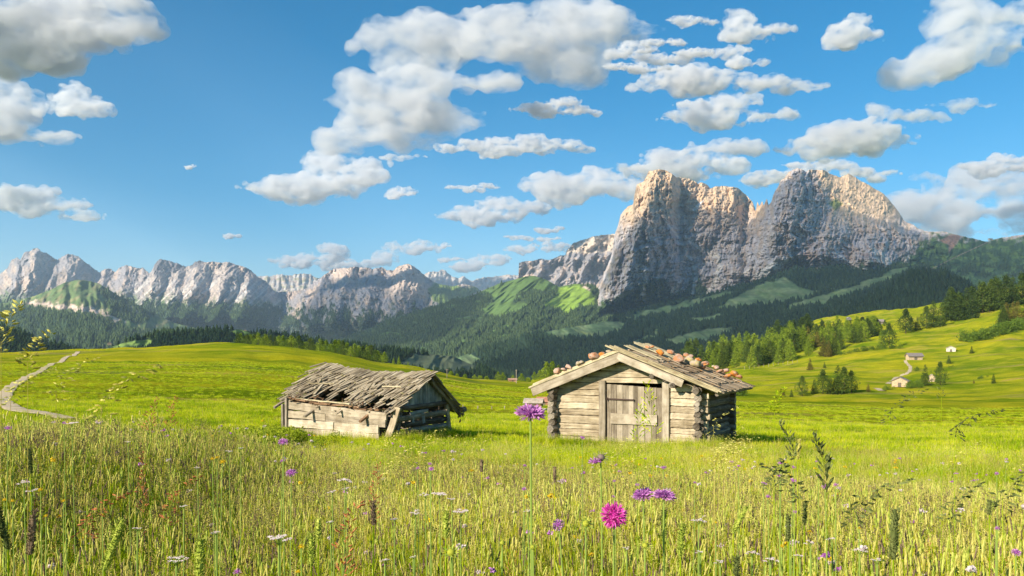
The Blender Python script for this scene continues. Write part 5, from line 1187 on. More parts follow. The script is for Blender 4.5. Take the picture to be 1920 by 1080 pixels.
class GB:
    def __init__(s): s.v = []; s.f = []; s.c = []; s.m = []
    def blade(s, x, y, h, w, lean, az, tint, mi=0, curl=1.8, seg=4, z0=-.03):
        a = az; dx, dy = math.cos(a), math.sin(a); o = len(s.v); px_, py_ = -dy, dx
        for i in range(seg+1):
            t = i/seg; r = lean*h*t**curl; ww = w*(1-t)**.6*(.55+.45*min(1, t*3))/2
            X = x+dx*r; Y = y+dy*r; Z = z0+h*t*(1-.18*lean*t)
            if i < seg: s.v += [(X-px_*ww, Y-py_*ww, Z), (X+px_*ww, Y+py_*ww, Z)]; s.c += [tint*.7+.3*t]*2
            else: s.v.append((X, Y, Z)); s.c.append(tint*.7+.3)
        for i in range(seg-1): s.f.append((o+2*i, o+2*i+1, o+2*i+3, o+2*i+2)); s.m.append(mi)
        e = o+2*(seg-1); s.f.append((e, e+1, e+2)); s.m.append(mi)
        return X, Y, Z
    def stem(s, P, r0, r1, tint, mi, n=3):
        P = [Vector(p) for p in P]; o = len(s.v); L = len(P)
        for i, p in enumerate(P):
            r = r0+(r1-r0)*i/(L-1)
            for j in range(n): a = j*2*math.pi/n; s.v.append((p.x+r*math.cos(a), p.y+r*math.sin(a), p.z)); s.c.append(tint)
        for i in range(L-1):
            for j in range(n): s.f.append((o+i*n+j, o+i*n+(j+1) % n, o+(i+1)*n+(j+1) % n, o+(i+1)*n+j)); s.m.append(mi)
    def grain(s, p, l, w, d, mi, tint=None):
        """small pointed seed from p along d"""
        p = Vector(p); d = Vector(d).normalized(); u = d.orthogonal().normalized(); v = d.cross(u); o = len(s.v); tint = rnd.random() if tint is None else tint
        s.v += [tuple(p), tuple(p+d*l*.45+u*w), tuple(p+d*l*.45-u*w*.5+v*w*.87), tuple(p+d*l*.45-u*w*.5-v*w*.87), tuple(p+d*l)]; s.c += [tint]*5
        for a, b in ((1, 2), (2, 3), (3, 1)): s.f += [(o, o+b, o+a), (o+4, o+a, o+b)]; s.m += [mi, mi]
    def spike(s, p, L, r, mi, lean=(0, 0), n=9, fuzz=True):
        """cylindrical seed spike"""
        o = len(s.v); k = 7
        for i in range(k+1):
            t = i/k; rr = r*(math.sin(math.pi*min(.98, t*.93+.06)))**.35
            for j in range(n): a = j*2*math.pi/n+(i%2)*.3; q = rr*(1+.10*rnd.gauss(0, 1)); s.v.append((p[0]+lean[0]*t*L+q*math.cos(a), p[1]+lean[1]*t*L+q*math.sin(a), p[2]+L*t)); s.c.append(rnd.random())
        for i in range(k):
            for j in range(n): s.f.append((o+i*n+j, o+i*n+(j+1) % n, o+(i+1)*n+(j+1) % n, o+(i+1)*n+j)); s.m.append(mi)
        if fuzz:
            for q in range(int(320*L/.06)):
                t = rnd.random(); a = rnd.random()*6.28; s.grain((p[0]+lean[0]*t*L+r*.8*math.cos(a), p[1]+lean[1]*t*L+r*.8*math.sin(a), p[2]+L*t), .0042, .0006, (math.cos(a), math.sin(a), .9), mi)
    def panicle(s, p, L, mi, sz=.006, n=26, spread=.28, droop=.3, az=0):
        p = Vector(p)
        for i in range(n):
            t = i/n; a = rnd.random()*6.28; ln = L*spread*(1-t*.7)*rnd.uniform(.4, 1); b = p+Vector((math.cos(az)*droop*t*t*L, math.sin(az)*droop*t*t*L, L*t*(1-.2*droop*t)))
            e = b+Vector((math.cos(a)*ln, math.sin(a)*ln, ln*rnd.uniform(.3, 1.1)-ln*droop))
            s.stem([b, e], sz*.06, sz*.05, .6, mi, 3)
            for q in range(3): s.grain(b.lerp(e, rnd.uniform(.5, 1)), sz*rnd.uniform(.8, 1.3), sz*.22, (e-b).normalized()+Vector((0, 0, .2)), mi)
    def build(s, name, mats, link=False, parent=None):
        me = bpy.data.meshes.new(name); me.from_pydata([tuple(q) for q in s.v], [], s.f); me.update()
        a = me.color_attributes.new('Col', 'FLOAT_COLOR', 'POINT'); c = np.ones((len(s.v), 4), np.float32); c[:, :3] = np.array(s.c)[:, None]; a.data.foreach_set('color', c.ravel())
        for m in mats: me.materials.append(m)
        me.polygons.foreach_set('material_index', s.m); o = bpy.data.objects.new(name, me)
        if link: COL.objects.link(o)
        if parent: o.parent = parent
        return o
G_dgr = grass_mat('dark green spike', (.035, .05, .015), (.09, .11, .03), (.20, .22, .07), .1)
GM = [G_blade, G_straw, G_seed, G_brown, G_tim, G_red, G_dgr]
def tuft(seed, rad, nb, hr, wr, straws=0, tim=0, pan=0, leaf=0, red=0, fine=1.):
    rnd.seed(seed); g = GB()
    for i in range(nb):
        a = rnd.random()*6.28; q = rad*rnd.random()**.5; g.blade(q*math.cos(a), q*math.sin(a), rnd.uniform(*hr), rnd.uniform(*wr), rnd.uniform(.05, .55) if rnd.random() < .6 else rnd.uniform(.5, 1.15), rnd.random()*6.28, rnd.random())
    def st(h):
        a = rnd.random()*6.28; q = rad*rnd.random()**.5; x, y = q*math.cos(a), q*math.sin(a); b = rnd.random()*6.28; l = rnd.uniform(.02, .16)
        P = [(x+math.cos(b)*l*h*(t/4)**2, y+math.sin(b)*l*h*(t/4)**2, h*t/4-.03) for t in range(5)]; return P, b
    top = hr[1]
    for i in range(straws): P, b = st(top*rnd.uniform(1.0, 1.35)); g.stem(P, .0011*fine, .0006*fine, rnd.random(), 1); g.panicle(P[-1], rnd.uniform(.06, .11), 2, .006*fine**.5, 16, .22, .5, b)
    for i in range(pan): P, b = st(top*rnd.uniform(1.0, 1.3)); g.stem(P, .0012*fine, .0006*fine, rnd.random(), 0); g.panicle(P[-1], rnd.uniform(.08, .13), rnd.choice((2, 3)), .008*fine**.5, 18, .3, .3, b)
    for i in range(tim): P, b = st(top*rnd.uniform(.85, 1.2)); g.stem(P, .0013*fine, .0009*fine, rnd.random(), 0); g.spike(P[-1], rnd.uniform(.035, .075), .0040*fine**.5, rnd.choice((4, 4, 2, 3)), (rnd.gauss(0, .12), rnd.gauss(0, .12)), 6, False)
    for i in range(red): P, b = st(top*rnd.uniform(.9, 1.2)); g.stem(P, .0015, .0008, rnd.random(), 5); g.panicle(P[-1], .12, 5, .006, 24, .18, .1, b)
    for i in range(leaf):
        a = rnd.random()*6.28; g.blade(rad*.5*math.cos(a), rad*.5*math.sin(a), rnd.uniform(.1, .25), rnd.uniform(.012, .022), rnd.uniform(.4, .9), a, rnd.random()*.6, 0)
    return g.build('tuft', GM)
def collection(name, obs):
    c = bpy.data.collections.new(name)
    for i, o in enumerate(obs): o.name = f'{name}_{i:02d}'; c.objects.link(o)
    return c
def arch(seed, rad, nb, lr, wr, tim):
    rnd.seed(seed); g = GB()
    for i in range(nb):
        a = rnd.random()*6.28; q = rad*rnd.random()**.5; g.blade(q*math.cos(a), q*math.sin(a), rnd.uniform(*lr), rnd.uniform(*wr), rnd.uniform(.7, 1.5), rnd.random()*6.28, rnd.random(), 0, 2.2, 6)
    for i in range(nb//2): a = rnd.random()*6.28; q = rad*rnd.random()**.5; g.blade(q*math.cos(a), q*math.sin(a), rnd.uniform(.12, .28), rnd.uniform(.006, .012), rnd.uniform(.3, 1.2), rnd.random()*6.28, rnd.random()*.4, 0, 1.5, 4)
    for i in range(tim): a = rnd.random()*6.28; h = rnd.uniform(.35, .52); P = [(.03*math.cos(a)*t, .03*math.sin(a)*t, h*t/4-.03) for t in range(5)]; g.stem(P, .0013, .0009, rnd.random(), 0); g.spike(P[-1], rnd.uniform(.04, .07), .0042, rnd.choice((4, 2, 3)), (rnd.gauss(0, .2), rnd.gauss(0, .2)), 7, False)
    return g.build('tuft', GM)
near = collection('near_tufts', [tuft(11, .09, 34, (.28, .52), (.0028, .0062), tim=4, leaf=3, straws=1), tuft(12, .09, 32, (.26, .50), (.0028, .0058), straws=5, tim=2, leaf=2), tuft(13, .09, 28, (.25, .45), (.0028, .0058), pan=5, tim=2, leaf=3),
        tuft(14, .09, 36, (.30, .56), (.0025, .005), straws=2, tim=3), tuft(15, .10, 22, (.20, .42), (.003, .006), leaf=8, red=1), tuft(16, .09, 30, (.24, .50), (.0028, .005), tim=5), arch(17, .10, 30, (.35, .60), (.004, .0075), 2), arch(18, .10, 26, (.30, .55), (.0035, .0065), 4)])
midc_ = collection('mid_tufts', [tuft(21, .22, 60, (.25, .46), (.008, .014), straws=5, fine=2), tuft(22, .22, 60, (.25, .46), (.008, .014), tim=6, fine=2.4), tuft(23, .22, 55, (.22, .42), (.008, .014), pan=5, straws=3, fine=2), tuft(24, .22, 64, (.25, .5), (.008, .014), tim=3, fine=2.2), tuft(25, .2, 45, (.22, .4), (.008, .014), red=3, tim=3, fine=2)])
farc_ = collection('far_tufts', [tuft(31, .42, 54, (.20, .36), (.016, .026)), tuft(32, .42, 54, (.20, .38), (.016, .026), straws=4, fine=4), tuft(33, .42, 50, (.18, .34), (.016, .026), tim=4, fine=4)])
rnd.seed(99)
def scatter(name, coll, pts, scl, idx, label=None):
    n = len(pts); me = bpy.data.meshes.new(name); me.vertices.add(n); me.vertices.foreach_set('co', np.asarray(pts, np.float32).ravel())
    r = np.random.default_rng(n); rot = np.stack([r.normal(0, .10, n), r.normal(0, .10, n), r.random(n)*6.283], -1).astype(np.float32)
    me.attributes.new('rot', 'FLOAT_VECTOR', 'POINT').data.foreach_set('vector', rot.ravel()); me.attributes.new('scl', 'FLOAT', 'POINT').data.foreach_set('value', np.asarray(scl, np.float32)); me.attributes.new('idx', 'INT', 'POINT').data.foreach_set('value', np.asarray(idx, np.int32))
    o = bpy.data.objects.new(name, me); COL.objects.link(o); t = bpy.data.node_groups.new(name, 'GeometryNodeTree')
    t.interface.new_socket('Geometry', in_out='INPUT', socket_type='NodeSocketGeometry'); t.interface.new_socket('Geometry', in_out='OUTPUT', socket_type='NodeSocketGeometry')
    gi = t.nodes.new('NodeGroupInput'); go = t.nodes.new('NodeGroupOutput'); ins = t.nodes.new('GeometryNodeInstanceOnPoints'); ci = t.nodes.new('GeometryNodeCollectionInfo')
    ci.inputs['Collection'].default_value = coll; ci.inputs['Separate Children'].default_value = True; ci.inputs['Reset Children'].default_value = True
    def att(nm, ty): q = t.nodes.new('GeometryNodeInputNamedAttribute'); q.data_type = ty; q.inputs['Name'].default_value = nm; return q.outputs[0]
    t.links.new(gi.outputs[0], ins.inputs['Points']); t.links.new(ci.outputs[0], ins.inputs['Instance']); ins.inputs['Pick Instance'].default_value = True
    t.links.new(att('idx', 'INT'), ins.inputs['Instance Index'])
    e2r = t.nodes.new('FunctionNodeEulerToRotation'); t.links.new(att('rot', 'FLOAT_VECTOR'), e2r.inputs[0]); t.links.new(e2r.outputs[0], ins.inputs['Rotation']); t.links.new(att('scl', 'FLOAT'), ins.inputs['Scale'])
    t.links.new(ins.outputs[0], go.inputs[0]); o.modifiers.new('scatter', 'NODES').node_group = t
    return tag(o, label, kind='stuff')
def in_hut(X, Y):
    q = np.stack([X-HX, Y-HYY], -1); u = q[:, 0]*U.x+q[:, 1]*U.y; v = q[:, 0]*V_.x+q[:, 1]*V_.y
    a = (u > -.25) & (u < HW+.25) & (v > -.1) & (v < HL+.2)
    q = np.stack([X-P0.x, Y-P0.y], -1); u = -q[:, 0]*math.cos(AL)+q[:, 1]*math.sin(AL); v = q[:, 0]*math.sin(AL)+q[:, 1]*math.cos(AL)
    return a | ((u > .05) & (u < LL+.05) & (v > -.02) & (v < GW))
def wedge(n, r0, r1, seed, half=.60, power=1.):
    r = np.random.default_rng(seed); az = r.uniform(-half, half, n); q = np.sqrt(r.uniform(r0*r0, r1*r1, n)) if power == 1 else r0+(r1-r0)*r.random(n)**power
    X = q*np.sin(az); Y = q*np.cos(az); k = ~in_hut(X, Y) & (path_dist(X, Y) > .06); return X[k], Y[k]
def lay(name, coll, X, Y, smul, picks, label, dz=0):
    r = np.random.default_rng(len(X)); n = len(X); Z = ground_z(X, Y)
    big = fbm(X/2.2, Y/2.2, 201, 3); scl = smul(X, Y)*r.uniform(.75, 1.2, n)*(1+.25*big); idx = picks(X, Y, r, n)
    return scatter(name, coll, np.column_stack([X, Y, Z]), scl, idx, label)
def near_h(X, Y):
    r = np.hypot(X, Y); return (1+.06*sstep(-.8, -2.5, X)*sstep(2, 5, r))*np.interp(r, [0, 1.2, 2.2, 4, 8], [.38, .5, .68, .80, .82])
def near_pick(X, Y, r, n):
    q = np.hypot(X, Y)+fbm(X*1.3, Y*1.3, 220, 3)*2.2; a = r.choice(8, n, p=[.18, .06, .04, .14, .10, .12, .20, .16]); b = r.choice(8, n, p=[.12, .18, .16, .10, .05, .17, .10, .12]); return np.where(q < 4.6, a, b)
X, Y = wedge(14500, .75, 9.5, 1, .64, .8)
lay('meadow_grass', near, X, Y, near_h, near_pick, 'tall flowering meadow grass in the foreground')
X, Y = wedge(12000, 7, 24, 2, .60)
def mid_h(X, Y): r = np.hypot(X, Y); left = sstep(-1., -3.5, X); return np.interp(r, [7, 10, 14, 24], [.85, .72, .55, .5])*(1+.25*left*(r < 12))
def mid_pick(X, Y, r, n):
    g = fbm(X/3, Y/3, 210, 3)+r.normal(0, .12, n); return np.select([g < -.18, g < -.02, g < .12, g < .26], [3, 1, 0, 2], 4)
lay('meadow_grass', midc_, X, Y, mid_h, mid_pick, 'tall grass between the foreground and the huts')
X, Y = wedge(18000, 20, 62, 3, .60)
lay('meadow_grass', farc_, X, Y, lambda X, Y: np.interp(np.hypot(X, Y), [22, 32, 62], [.55, .5, .42]), lambda X, Y, r, n: r.choice(3, n, p=[.5, .3, .2]), 'short meadow grass around and beyond the huts')
X, Y = wedge(24000, 60, 200, 4, .60)
lay('meadow_grass', farc_, X, Y, lambda X, Y: np.interp(np.hypot(X, Y), [60, 170], [.45, .5]), lambda X, Y, r, n: r.choice(3, n, p=[.6, .25, .15]), 'sparse tufts on the distant meadow')
# lush weeds at the foot of the ruined hut and log hut
W = []
for i in range(260): t = rnd.uniform(-.3, 3.2); q = rnd.uniform(.05, .8); W.append((P0.x+math.sin(AL)*t+math.cos(AL)*q, P0.y+math.cos(AL)*t-math.sin(AL)*q))
for i in range(170): t = rnd.uniform(-.3, 4.6); q = rnd.uniform(.02, .45); W.append((P0.x-math.cos(AL)*t-math.sin(AL)*q, P0.y+math.sin(AL)*t-math.cos(AL)*q))
for i in range(300): t = rnd.uniform(-.4, HW+.4); q = rnd.uniform(.22, .7); W.append((HX+U.x*t-V_.x*q, HYY+U.y*t-V_.y*q))
for i in range(150): t = rnd.uniform(-.3, HL+.4); q = rnd.uniform(.14, .5); W.append((HX+U.x*(HW+q)+V_.x*t, HYY+U.y*(HW+q)+V_.y*t))
W = np.array(W); k = ~in_hut(W[:, 0], W[:, 1]); W = W[k]
lay('wall_weeds', midc_, W[:, 0], W[:, 1], lambda X, Y: np.full(len(X), .6), lambda X, Y, r, n: r.choice([3, 3, 0, 1], n), 'lush grass along the foot of the hut walls')

# ------------------------------------------------------------------ flowers one can point at
rnd.seed(500)
def petal_mat(name, a, b_, tr=.3):
    m, nt, b = mat(name, .7); c_ = N(nt, 'ShaderNodeVertexColor', layer_name='Col').outputs['Color']; s = N(nt, 'ShaderNodeSeparateColor', {'Color': c_}).outputs[0]
    c = ramp(nt, s, [(.1, a), (.9, b_)]); nt.links.new(c, b.inputs['Base Color']); t = N(nt, 'ShaderNodeBsdfTranslucent', {'Color': c})
    mx = N(nt, 'ShaderNodeMixShader', {0: tr, 1: b.outputs[0], 2: t.outputs[0]}); nt.links.new(mx.outputs[0], nt.nodes['Material Output'].inputs[0]); return m
P_lil = petal_mat('lilac petal', (.38, .10, .38), (.78, .40, .74)); P_mag = petal_mat('magenta petal', (.55, .03, .32), (.90, .18, .62))
P_wht = petal_mat('white pink petal', (.55, .38, .40), (.85, .76, .72)); P_yel = petal_mat('yellow petal', (.65, .42, .01), (.90, .66, .03)); P_gry = petal_mat('faded flower grey', (.22, .16, .13), (.42, .34, .28), .1)
P_grn = petal_mat('green stem', (.16, .26, .04), (.36, .46, .09), .2); P_ygr = petal_mat('yellow green bud', (.40, .42, .04), (.68, .66, .12), .2)
def head_mesh(r, flat, n, kind, m, name, parent):
    """dome of ragged florets around +z"""
    g = GB(); 
    for i in range(n):
        u = (i+.5)/n; th = math.acos(1-u*(1.15 if kind == 'dome' else 1.6)); a = i*2.39996; d = Vector((math.sin(th)*math.cos(a), math.sin(th)*math.sin(a), math.cos(th)*flat)); b = d*r*.55
        L = r*(.45+.35*math.sin(th)**2)*rnd.uniform(.75, 1.2)
        for q in range(3 if kind != 'seed' else 1):
            e = (d+Vector((rnd.gauss(0, .28), rnd.gauss(0, .28), rnd.gauss(0, .22)))).normalized()
            t = e.orthogonal().normalized()*r*.085*(1 if kind != 'seed' else .5); t = Matrix.Rotation(rnd.random()*6.28, 3, e) @ t; o = len(g.v)
            g.v += [tuple(b), tuple(b+e*L*.65+t), tuple(b+e*L), tuple(b+e*L*.65-t)]; c = rnd.random(); g.c += [c*.6, c, c, c]; g.f.append((o, o+1, o+2, o+3)); g.m.append(0)
    v, f = ICO; o = len(g.v); g.v += [tuple(q) for q in v*np.array((r*.55, r*.55, r*.55*max(.35, flat)))]; g.c += [.15]*len(v); g.f += [tuple(int(k)+o for k in q) for q in f]; g.m += [0]*len(f)
    return g.build(name, [m], True, parent)
def bract_mesh(r, n, m, parent):
    g = GB()
    for i in range(n): g.blade(0, 0, r*rnd.uniform(.8, 1.15), r*.30, 1.3, i*6.28/n+rnd.gauss(0, .15), rnd.random(), 0, 1.2, 3, -r*.1)
    o = g.build('bracts', [m], True, parent); return o
def flower(px, py, D, szpx0, kind, label, group=None, base=None, face=(0, 0, 1), cat='flower', curve=0., name=None):
    """kind: (petal material, flatness, shape). base: column of the photograph where the stem meets the ground"""
    szpx = szpx0*.86; x, _, z = at(px, py, D); r = szpx/2/F*D; bx = at(base if base else px+rnd.uniform(-8, 8), 0, D)[0]; by = D+rnd.uniform(-.03, .03); bz = gz(bx, by)-.02
    o = empty(name or 'meadow_flower', (bx, by, bz), 0, label, cat, group)
    top = Vector((x-bx, D-by, z-bz)); fd = Vector(face).normalized(); g = GB(); P = []
    for i in range(9): t = i/8; P.append(top*t+Vector((curve*r*math.sin(t*math.pi), 0, 0))+Vector(((top.x)*(t*t-t)*.5, 0, 0)))
    P[-1] = top-fd*r*.2; P.append(top)
    g.stem(P, max(.0016, r*.10), max(.0010, r*.085), .6, 0, 6)
    for k in range(2 if r > .008 else 0):
        i = rnd.choice((2, 3, 4)); p = P[i]; o2 = len(g.v); a = rnd.random()*6.28; g.blade(p.x, p.y, .07, .010, 1.2, a, rnd.random(), 0, 1.3, 4, p.z)
    g.build('stem', [P_grn], True, o)
    m, flat, shape = kind
    q = fd.to_track_quat('Z', 'Y')
    h = head_mesh(r*.95, flat, 90 if szpx > 30 else 46 if szpx > 14 else 22, shape, m, 'flower_head', o); h.location = top; h.rotation_mode = 'QUATERNION'; h.rotation_quaternion = q
    if szpx > 14: b = bract_mesh(r*1.05, 9, P_grn, o); b.location = top-fd*r*.12; b.rotation_mode = 'QUATERNION'; b.rotation_quaternion = q; b.scale = (1, 1, .45)
    return o
KN = (P_lil, .55, 'dome'); KM = (P_mag, .9, 'full'); KB = (P_ygr, 1., 'seed'); KG = (P_gry, .95, 'seed')
flower(995, 776, 1.12, 54, KN, 'tall lilac flower on a long straight stem between the two huts', base=1002, face=(.1, -.25, 1))
o = flower(1127, 858, 1.30, 32, KG, 'half faded grey flower head below the log hut door', base=1134, face=(.2, -.2, 1))
h = head_mesh(.008, .6, 26, 'dome', P_lil, 'last_petals', o); h.location = o.children[0].location; h.location = Vector(at(1116, 866, 1.29))-o.location
flower(1151, 966, 1.15, 48, KM, 'largest magenta flower facing the viewer', base=1188, face=(-.15, -1, .35), curve=-1.)
flower(1205, 928, 1.25, 38, KN, 'left lilac flower of the pair right of the magenta one', base=1232, face=(-.3, -.3, 1))
flower(1245, 930, 1.22, 42, KN, 'right lilac flower of the pair right of the magenta one', base=1236, face=(.1, -.1, 1))
flower(1047, 984, 1.15, 24, (P_lil, 1., 'full'), 'pink bud opening left of the yellow seed head', base=1092, face=(-.5, -.4, .8), curve=1.5)
flower(1099, 982, 1.12, 30, KB, 'round yellow seed head left of the magenta flower', base=1066, face=(.2, -.7, .6), curve=1.)
flower(942, 1018, 1.1, 20, KB, 'yellow green bud left of the tall stem', base=928, face=(0, -.3, 1)); flower(846, 1036, 1.05, 34, KB, 'spiky pale green bud low in the middle of the meadow', base=850, face=(-.1, -.6, .8))
flower(999, 1026, 1.08, 20, KB, 'small bud at the side of the tall flower stem', base=1012, face=(-.3, -.3, 1)); flower(1210, 1023, 1.1, 26, KB, 'yellow green bud below the pair of lilac flowers', base=1196, face=(.1, -.4, 1))
for px, py, D, sz, kd, lb in [(531, 829, 2.2, 20, KN, 'lilac flower in front of the ruined hut wall'), (546, 887, 2.0, 22, KN, 'lilac flower in the grass below the ruined hut'), (530, 864, 2.4, 9, KN, 'faint pink flower between the two lilac ones below the ruined hut'),
        (808, 880, 2.4, 13, KN, 'larger pink flower of the pair left of the tall stem'), (806, 870, 2.5, 9, KN, 'smaller pink flower just above the larger one'), (783, 878, 2.6, 8, KN, 'tiny lilac flower left of the pink pair'), (982, 917, 2.4, 11, KN, 'small lilac flower beside the tall stem'), (984, 873, 3.2, 8, KN, 'pale lilac speck beside the tall stem, under the tall flower'),
        (1092, 821, 2.7, 11, KN, 'small lilac flower in front of the log hut wall'), (15, 803, 2.0, 15, KN, 'pale lilac flower at the far left edge'), (120, 793, 2.6, 8, KN, 'small magenta flower near the end of the footpath'), (1244, 877, 2.6, 12, KN, 'pale pink flower right below the hut door'), (1195, 909, 2.6, 9, KN, 'little pink flower above the lilac pair'),
        (1152, 902, 2.6, 7, KN, 'small pink dot above the magenta flower'), (1150, 931, 2.5, 7, KN, 'pink dot just over the magenta flower'), (1432, 907, 2.2, 12, KN, 'pale lilac flower left of the dark grass heads'), (1487, 901, 2.2, 13, KN, 'pale purple flower among the dark grass heads'), (1464, 868, 2.3, 11, KN, 'purple flower highest among the dark grass heads'),
        (1488, 876, 2.4, 9, KN, 'small purple flower beside the tall dark panicle'), (1462, 892, 2.4, 10, KN, 'pinkish flower below the highest purple one'), (1547, 913, 2.1, 14, KN, 'purple flower under the dark panicle'), (1567, 909, 2.3, 10, KN, 'lilac flower just right of the dark panicle'), (1440, 931, 2.2, 10, KN, 'lilac flower low left of the dark grass heads'),
        (1869, 888, 2.4, 9, KN, 'purple flower near the right edge of the meadow'), (1905, 1036, 1.4, 18, KN, 'lilac flower at the lower right edge'), (1870, 990, 1.6, 9, KN, 'small violet flower above the lower right edge'), (1868, 992, 1.9, 8, KN, 'violet speck beside the small violet flower at the right'), (255+1280, 892, 2.6, 8, KN, 'violet speck left of the dark panicle foot'),
        (445, 1072, 1.1, 16, KN, 'lilac flower at the lower edge left of the middle'), (1490, 960, 1.8, 9, KN, 'small lilac flower in the middle of the dark grasses'), (1303, 905, 2.6, 7, KN, 'pink speck on the pinkish grass patch'), (1385, 874, 3.0, 7, KN, 'pink speck behind the straw coloured grass')]:
    flower(px, py, D, sz, kd, lb, face=(rnd.gauss(0, .2), -.5, 1))
# umbels of small white and pink flowers
def umbel(px, py, D, w, label, m=P_wht, group='white umbels in the meadow'):
    x, _, z = at(px, py, D); R_ = w/2/F*D; bx = x+rnd.uniform(-.02, .02); by = D; bz = gz(bx, by)-.02; o = empty('umbel_flower', (bx, by, bz), 0, label, 'flower', group)
    top = Vector((x-bx, 0, z-bz)); g = GB(); g.stem([Vector((0, 0, 0)), top*.5+Vector((.004, 0, 0)), top-Vector((0, 0, R_*.8))], .0018, .0013, .5, 0, 5); n = max(5, int(w/4)); tips = []
    for i in range(n):
        q = R_*math.sqrt((i+.3)/n); a = i*2.4; t = top+Vector((q*math.cos(a), q*math.sin(a)*.9, rnd.gauss(0, R_*.12)-q*.12)); tips.append(t); g.stem([top-Vector((0, 0, R_*.8)), t], .0008, .0006, .5, 0, 3)
    g.build('stem', [P_grn], True, o); g = GB(); c = R_*(.34 if n < 9 else .27)
    for t in tips:
        for k in range(12):
            a = k*2.4; q = c*math.sqrt((k+.2)/12); p = t+Vector((q*math.cos(a), q*math.sin(a), rnd.gauss(0, c*.12)+c*.2-q*.3)); s_ = c*.24; o2 = len(g.v); tn = rnd.random()
            for j in range(5): an = j*1.2566+k; g.v.append((p.x+s_*math.cos(an), p.y+s_*math.sin(an)*.8, p.z+s_*.5*math.sin(an)+rnd.gauss(0, s_*.1))); g.c.append(tn)
            g.f.append((o2, o2+1, o2+2, o2+3, o2+4)); g.m.append(0)
    g.build('flower_head', [m], True, o); return o
for px, py, D, w_, lb in [(523, 1006, 1.15, 42, 'pinkish white umbel, largest, low in the left half of the meadow'), (331, 1046, 1.1, 36, 'greyish lilac umbel near the lower edge on the left'), (647, 900, 2.4, 26, 'white umbel below the leaning prop of the ruined hut'), (623, 921, 2.4, 16, 'small white umbel left of the larger one below the ruin'), (649, 915, 2.5, 14, 'small umbel just under the larger one below the ruin'),
        (797, 927, 2.2, 18, 'pale umbel left in the row of three in the middle'), (824, 924, 2.2, 28, 'broad umbel in the middle of the row of three'), (847, 935, 2.2, 16, 'small umbel right in the row of three'), (864, 958, 2.0, 28, 'pinkish umbel below the row of three'), (779, 962, 1.9, 18, 'umbel low left of the row of three'), (740, 972, 1.9, 14, 'small pinkish umbel left of the low one'), (990, 957, 1.8, 14, 'small pale umbel beside the tall stem'),
        (1310, 973, 1.5, 26, 'grey white umbel right of the lilac pair'), (135, 792, 3.2, 22, 'cream umbel near the end of the footpath'), (430, 846, 3.2, 12, 'pink umbel left of the ruined hut, first of two'), (452, 840, 3.3, 9, 'pink umbel left of the ruined hut, second of two'), (370, 876, 2.8, 10, 'pale umbel in the left grass'), (620, 978, 1.7, 13, 'pale umbel below the middle left grasses'),
        (405, 997, 1.4, 16, 'pale umbel right of the red sorrel'), (258, 990, 1.4, 16, 'dull pink umbel left of the middle'), (722, 1050, 1.1, 18, 'small pinkish umbel at the lower edge'), (775, 1043, 1.2, 12, 'tiny grey umbel at the lower edge'), (1410, 1035, 1.2, 24, 'white umbel at the lower right, leftmost of four'), (1445, 1048, 1.15, 26, 'white umbel at the lower right, second of four'), (1500, 1040, 1.2, 20, 'white umbel at the lower right, third of four'), (1645, 1049, 1.2, 22, 'white umbel right of the dark cylinder head, lowest'),
        (1520, 1015, 1.4, 22, 'pinkish umbel in the right grasses'), (1612, 1030, 1.4, 24, 'pale pink umbel left of the dark cylinder head'), (1560, 1008, 1.5, 20, 'white umbel behind the dark grasses'), (1313, 1034, 1.3, 16, 'small white umbel at the foot of the lilac pair'), (1175, 1027, 1.5, 14, 'small pinkish umbel by the yellow green bud'), (1350, 1052, 1.1, 20, 'low white umbel near the lower edge right of the middle'), (1480, 985, 1.8, 12, 'small pink umbel among the dark grasses'),
        (45, 905, 2.3, 22, 'cloudy white umbel at the left edge'), (60, 920, 2.2, 20, 'second cloudy umbel at the left edge'), (345, 948, 1.9, 14, 'greenish white umbel in the left grass'), (240, 828, 3.2, 10, 'little cream umbel above the left grass')]:
    umbel(px, py, D, w_, lb)
for px, py, D, sz, lb in [(398, 860, 2.6, 9, 'yellow flower left of the ruined hut, left of three'), (407, 858, 2.6, 8, 'yellow flower left of the ruined hut, middle of three'), (417, 866, 2.6, 12, 'yellow flower left of the ruined hut, right of three'), (76, 918, 2.0, 9, 'yellow flower in the far left grass'), (8, 937, 2.0, 9, 'orange yellow flower at the left edge'), (23, 939, 2.0, 8, 'second yellow flower at the left edge'),
        (119, 939, 2.0, 9, 'yellow flower below the red sorrel'), (86, 967, 1.7, 8, 'small yellow flower low on the left'), (565, 1025, 1.2, 13, 'yellow flower right of the large pink umbel'), (559, 1072, 1.1, 10, 'yellow flower at the lower edge below the large umbel'), (642, 1054, 1.1, 7, 'tiny yellow flower at the lower edge'), (192, 965, 1.8, 6, 'tiny yellow flower right of the sorrel'), (1342, 980, 1.8, 6, 'tiny yellow flower right of the grey umbel'), (1466, 1024, 1.4, 9, 'yellow flower between the white umbels'), (1611, 990, 1.8, 6, 'tiny yellow flower left of the dark cylinder head')]:
    flower(px, py, D, sz, (P_yel, .5, 'dome'), lb, face=(0, -.6, 1))
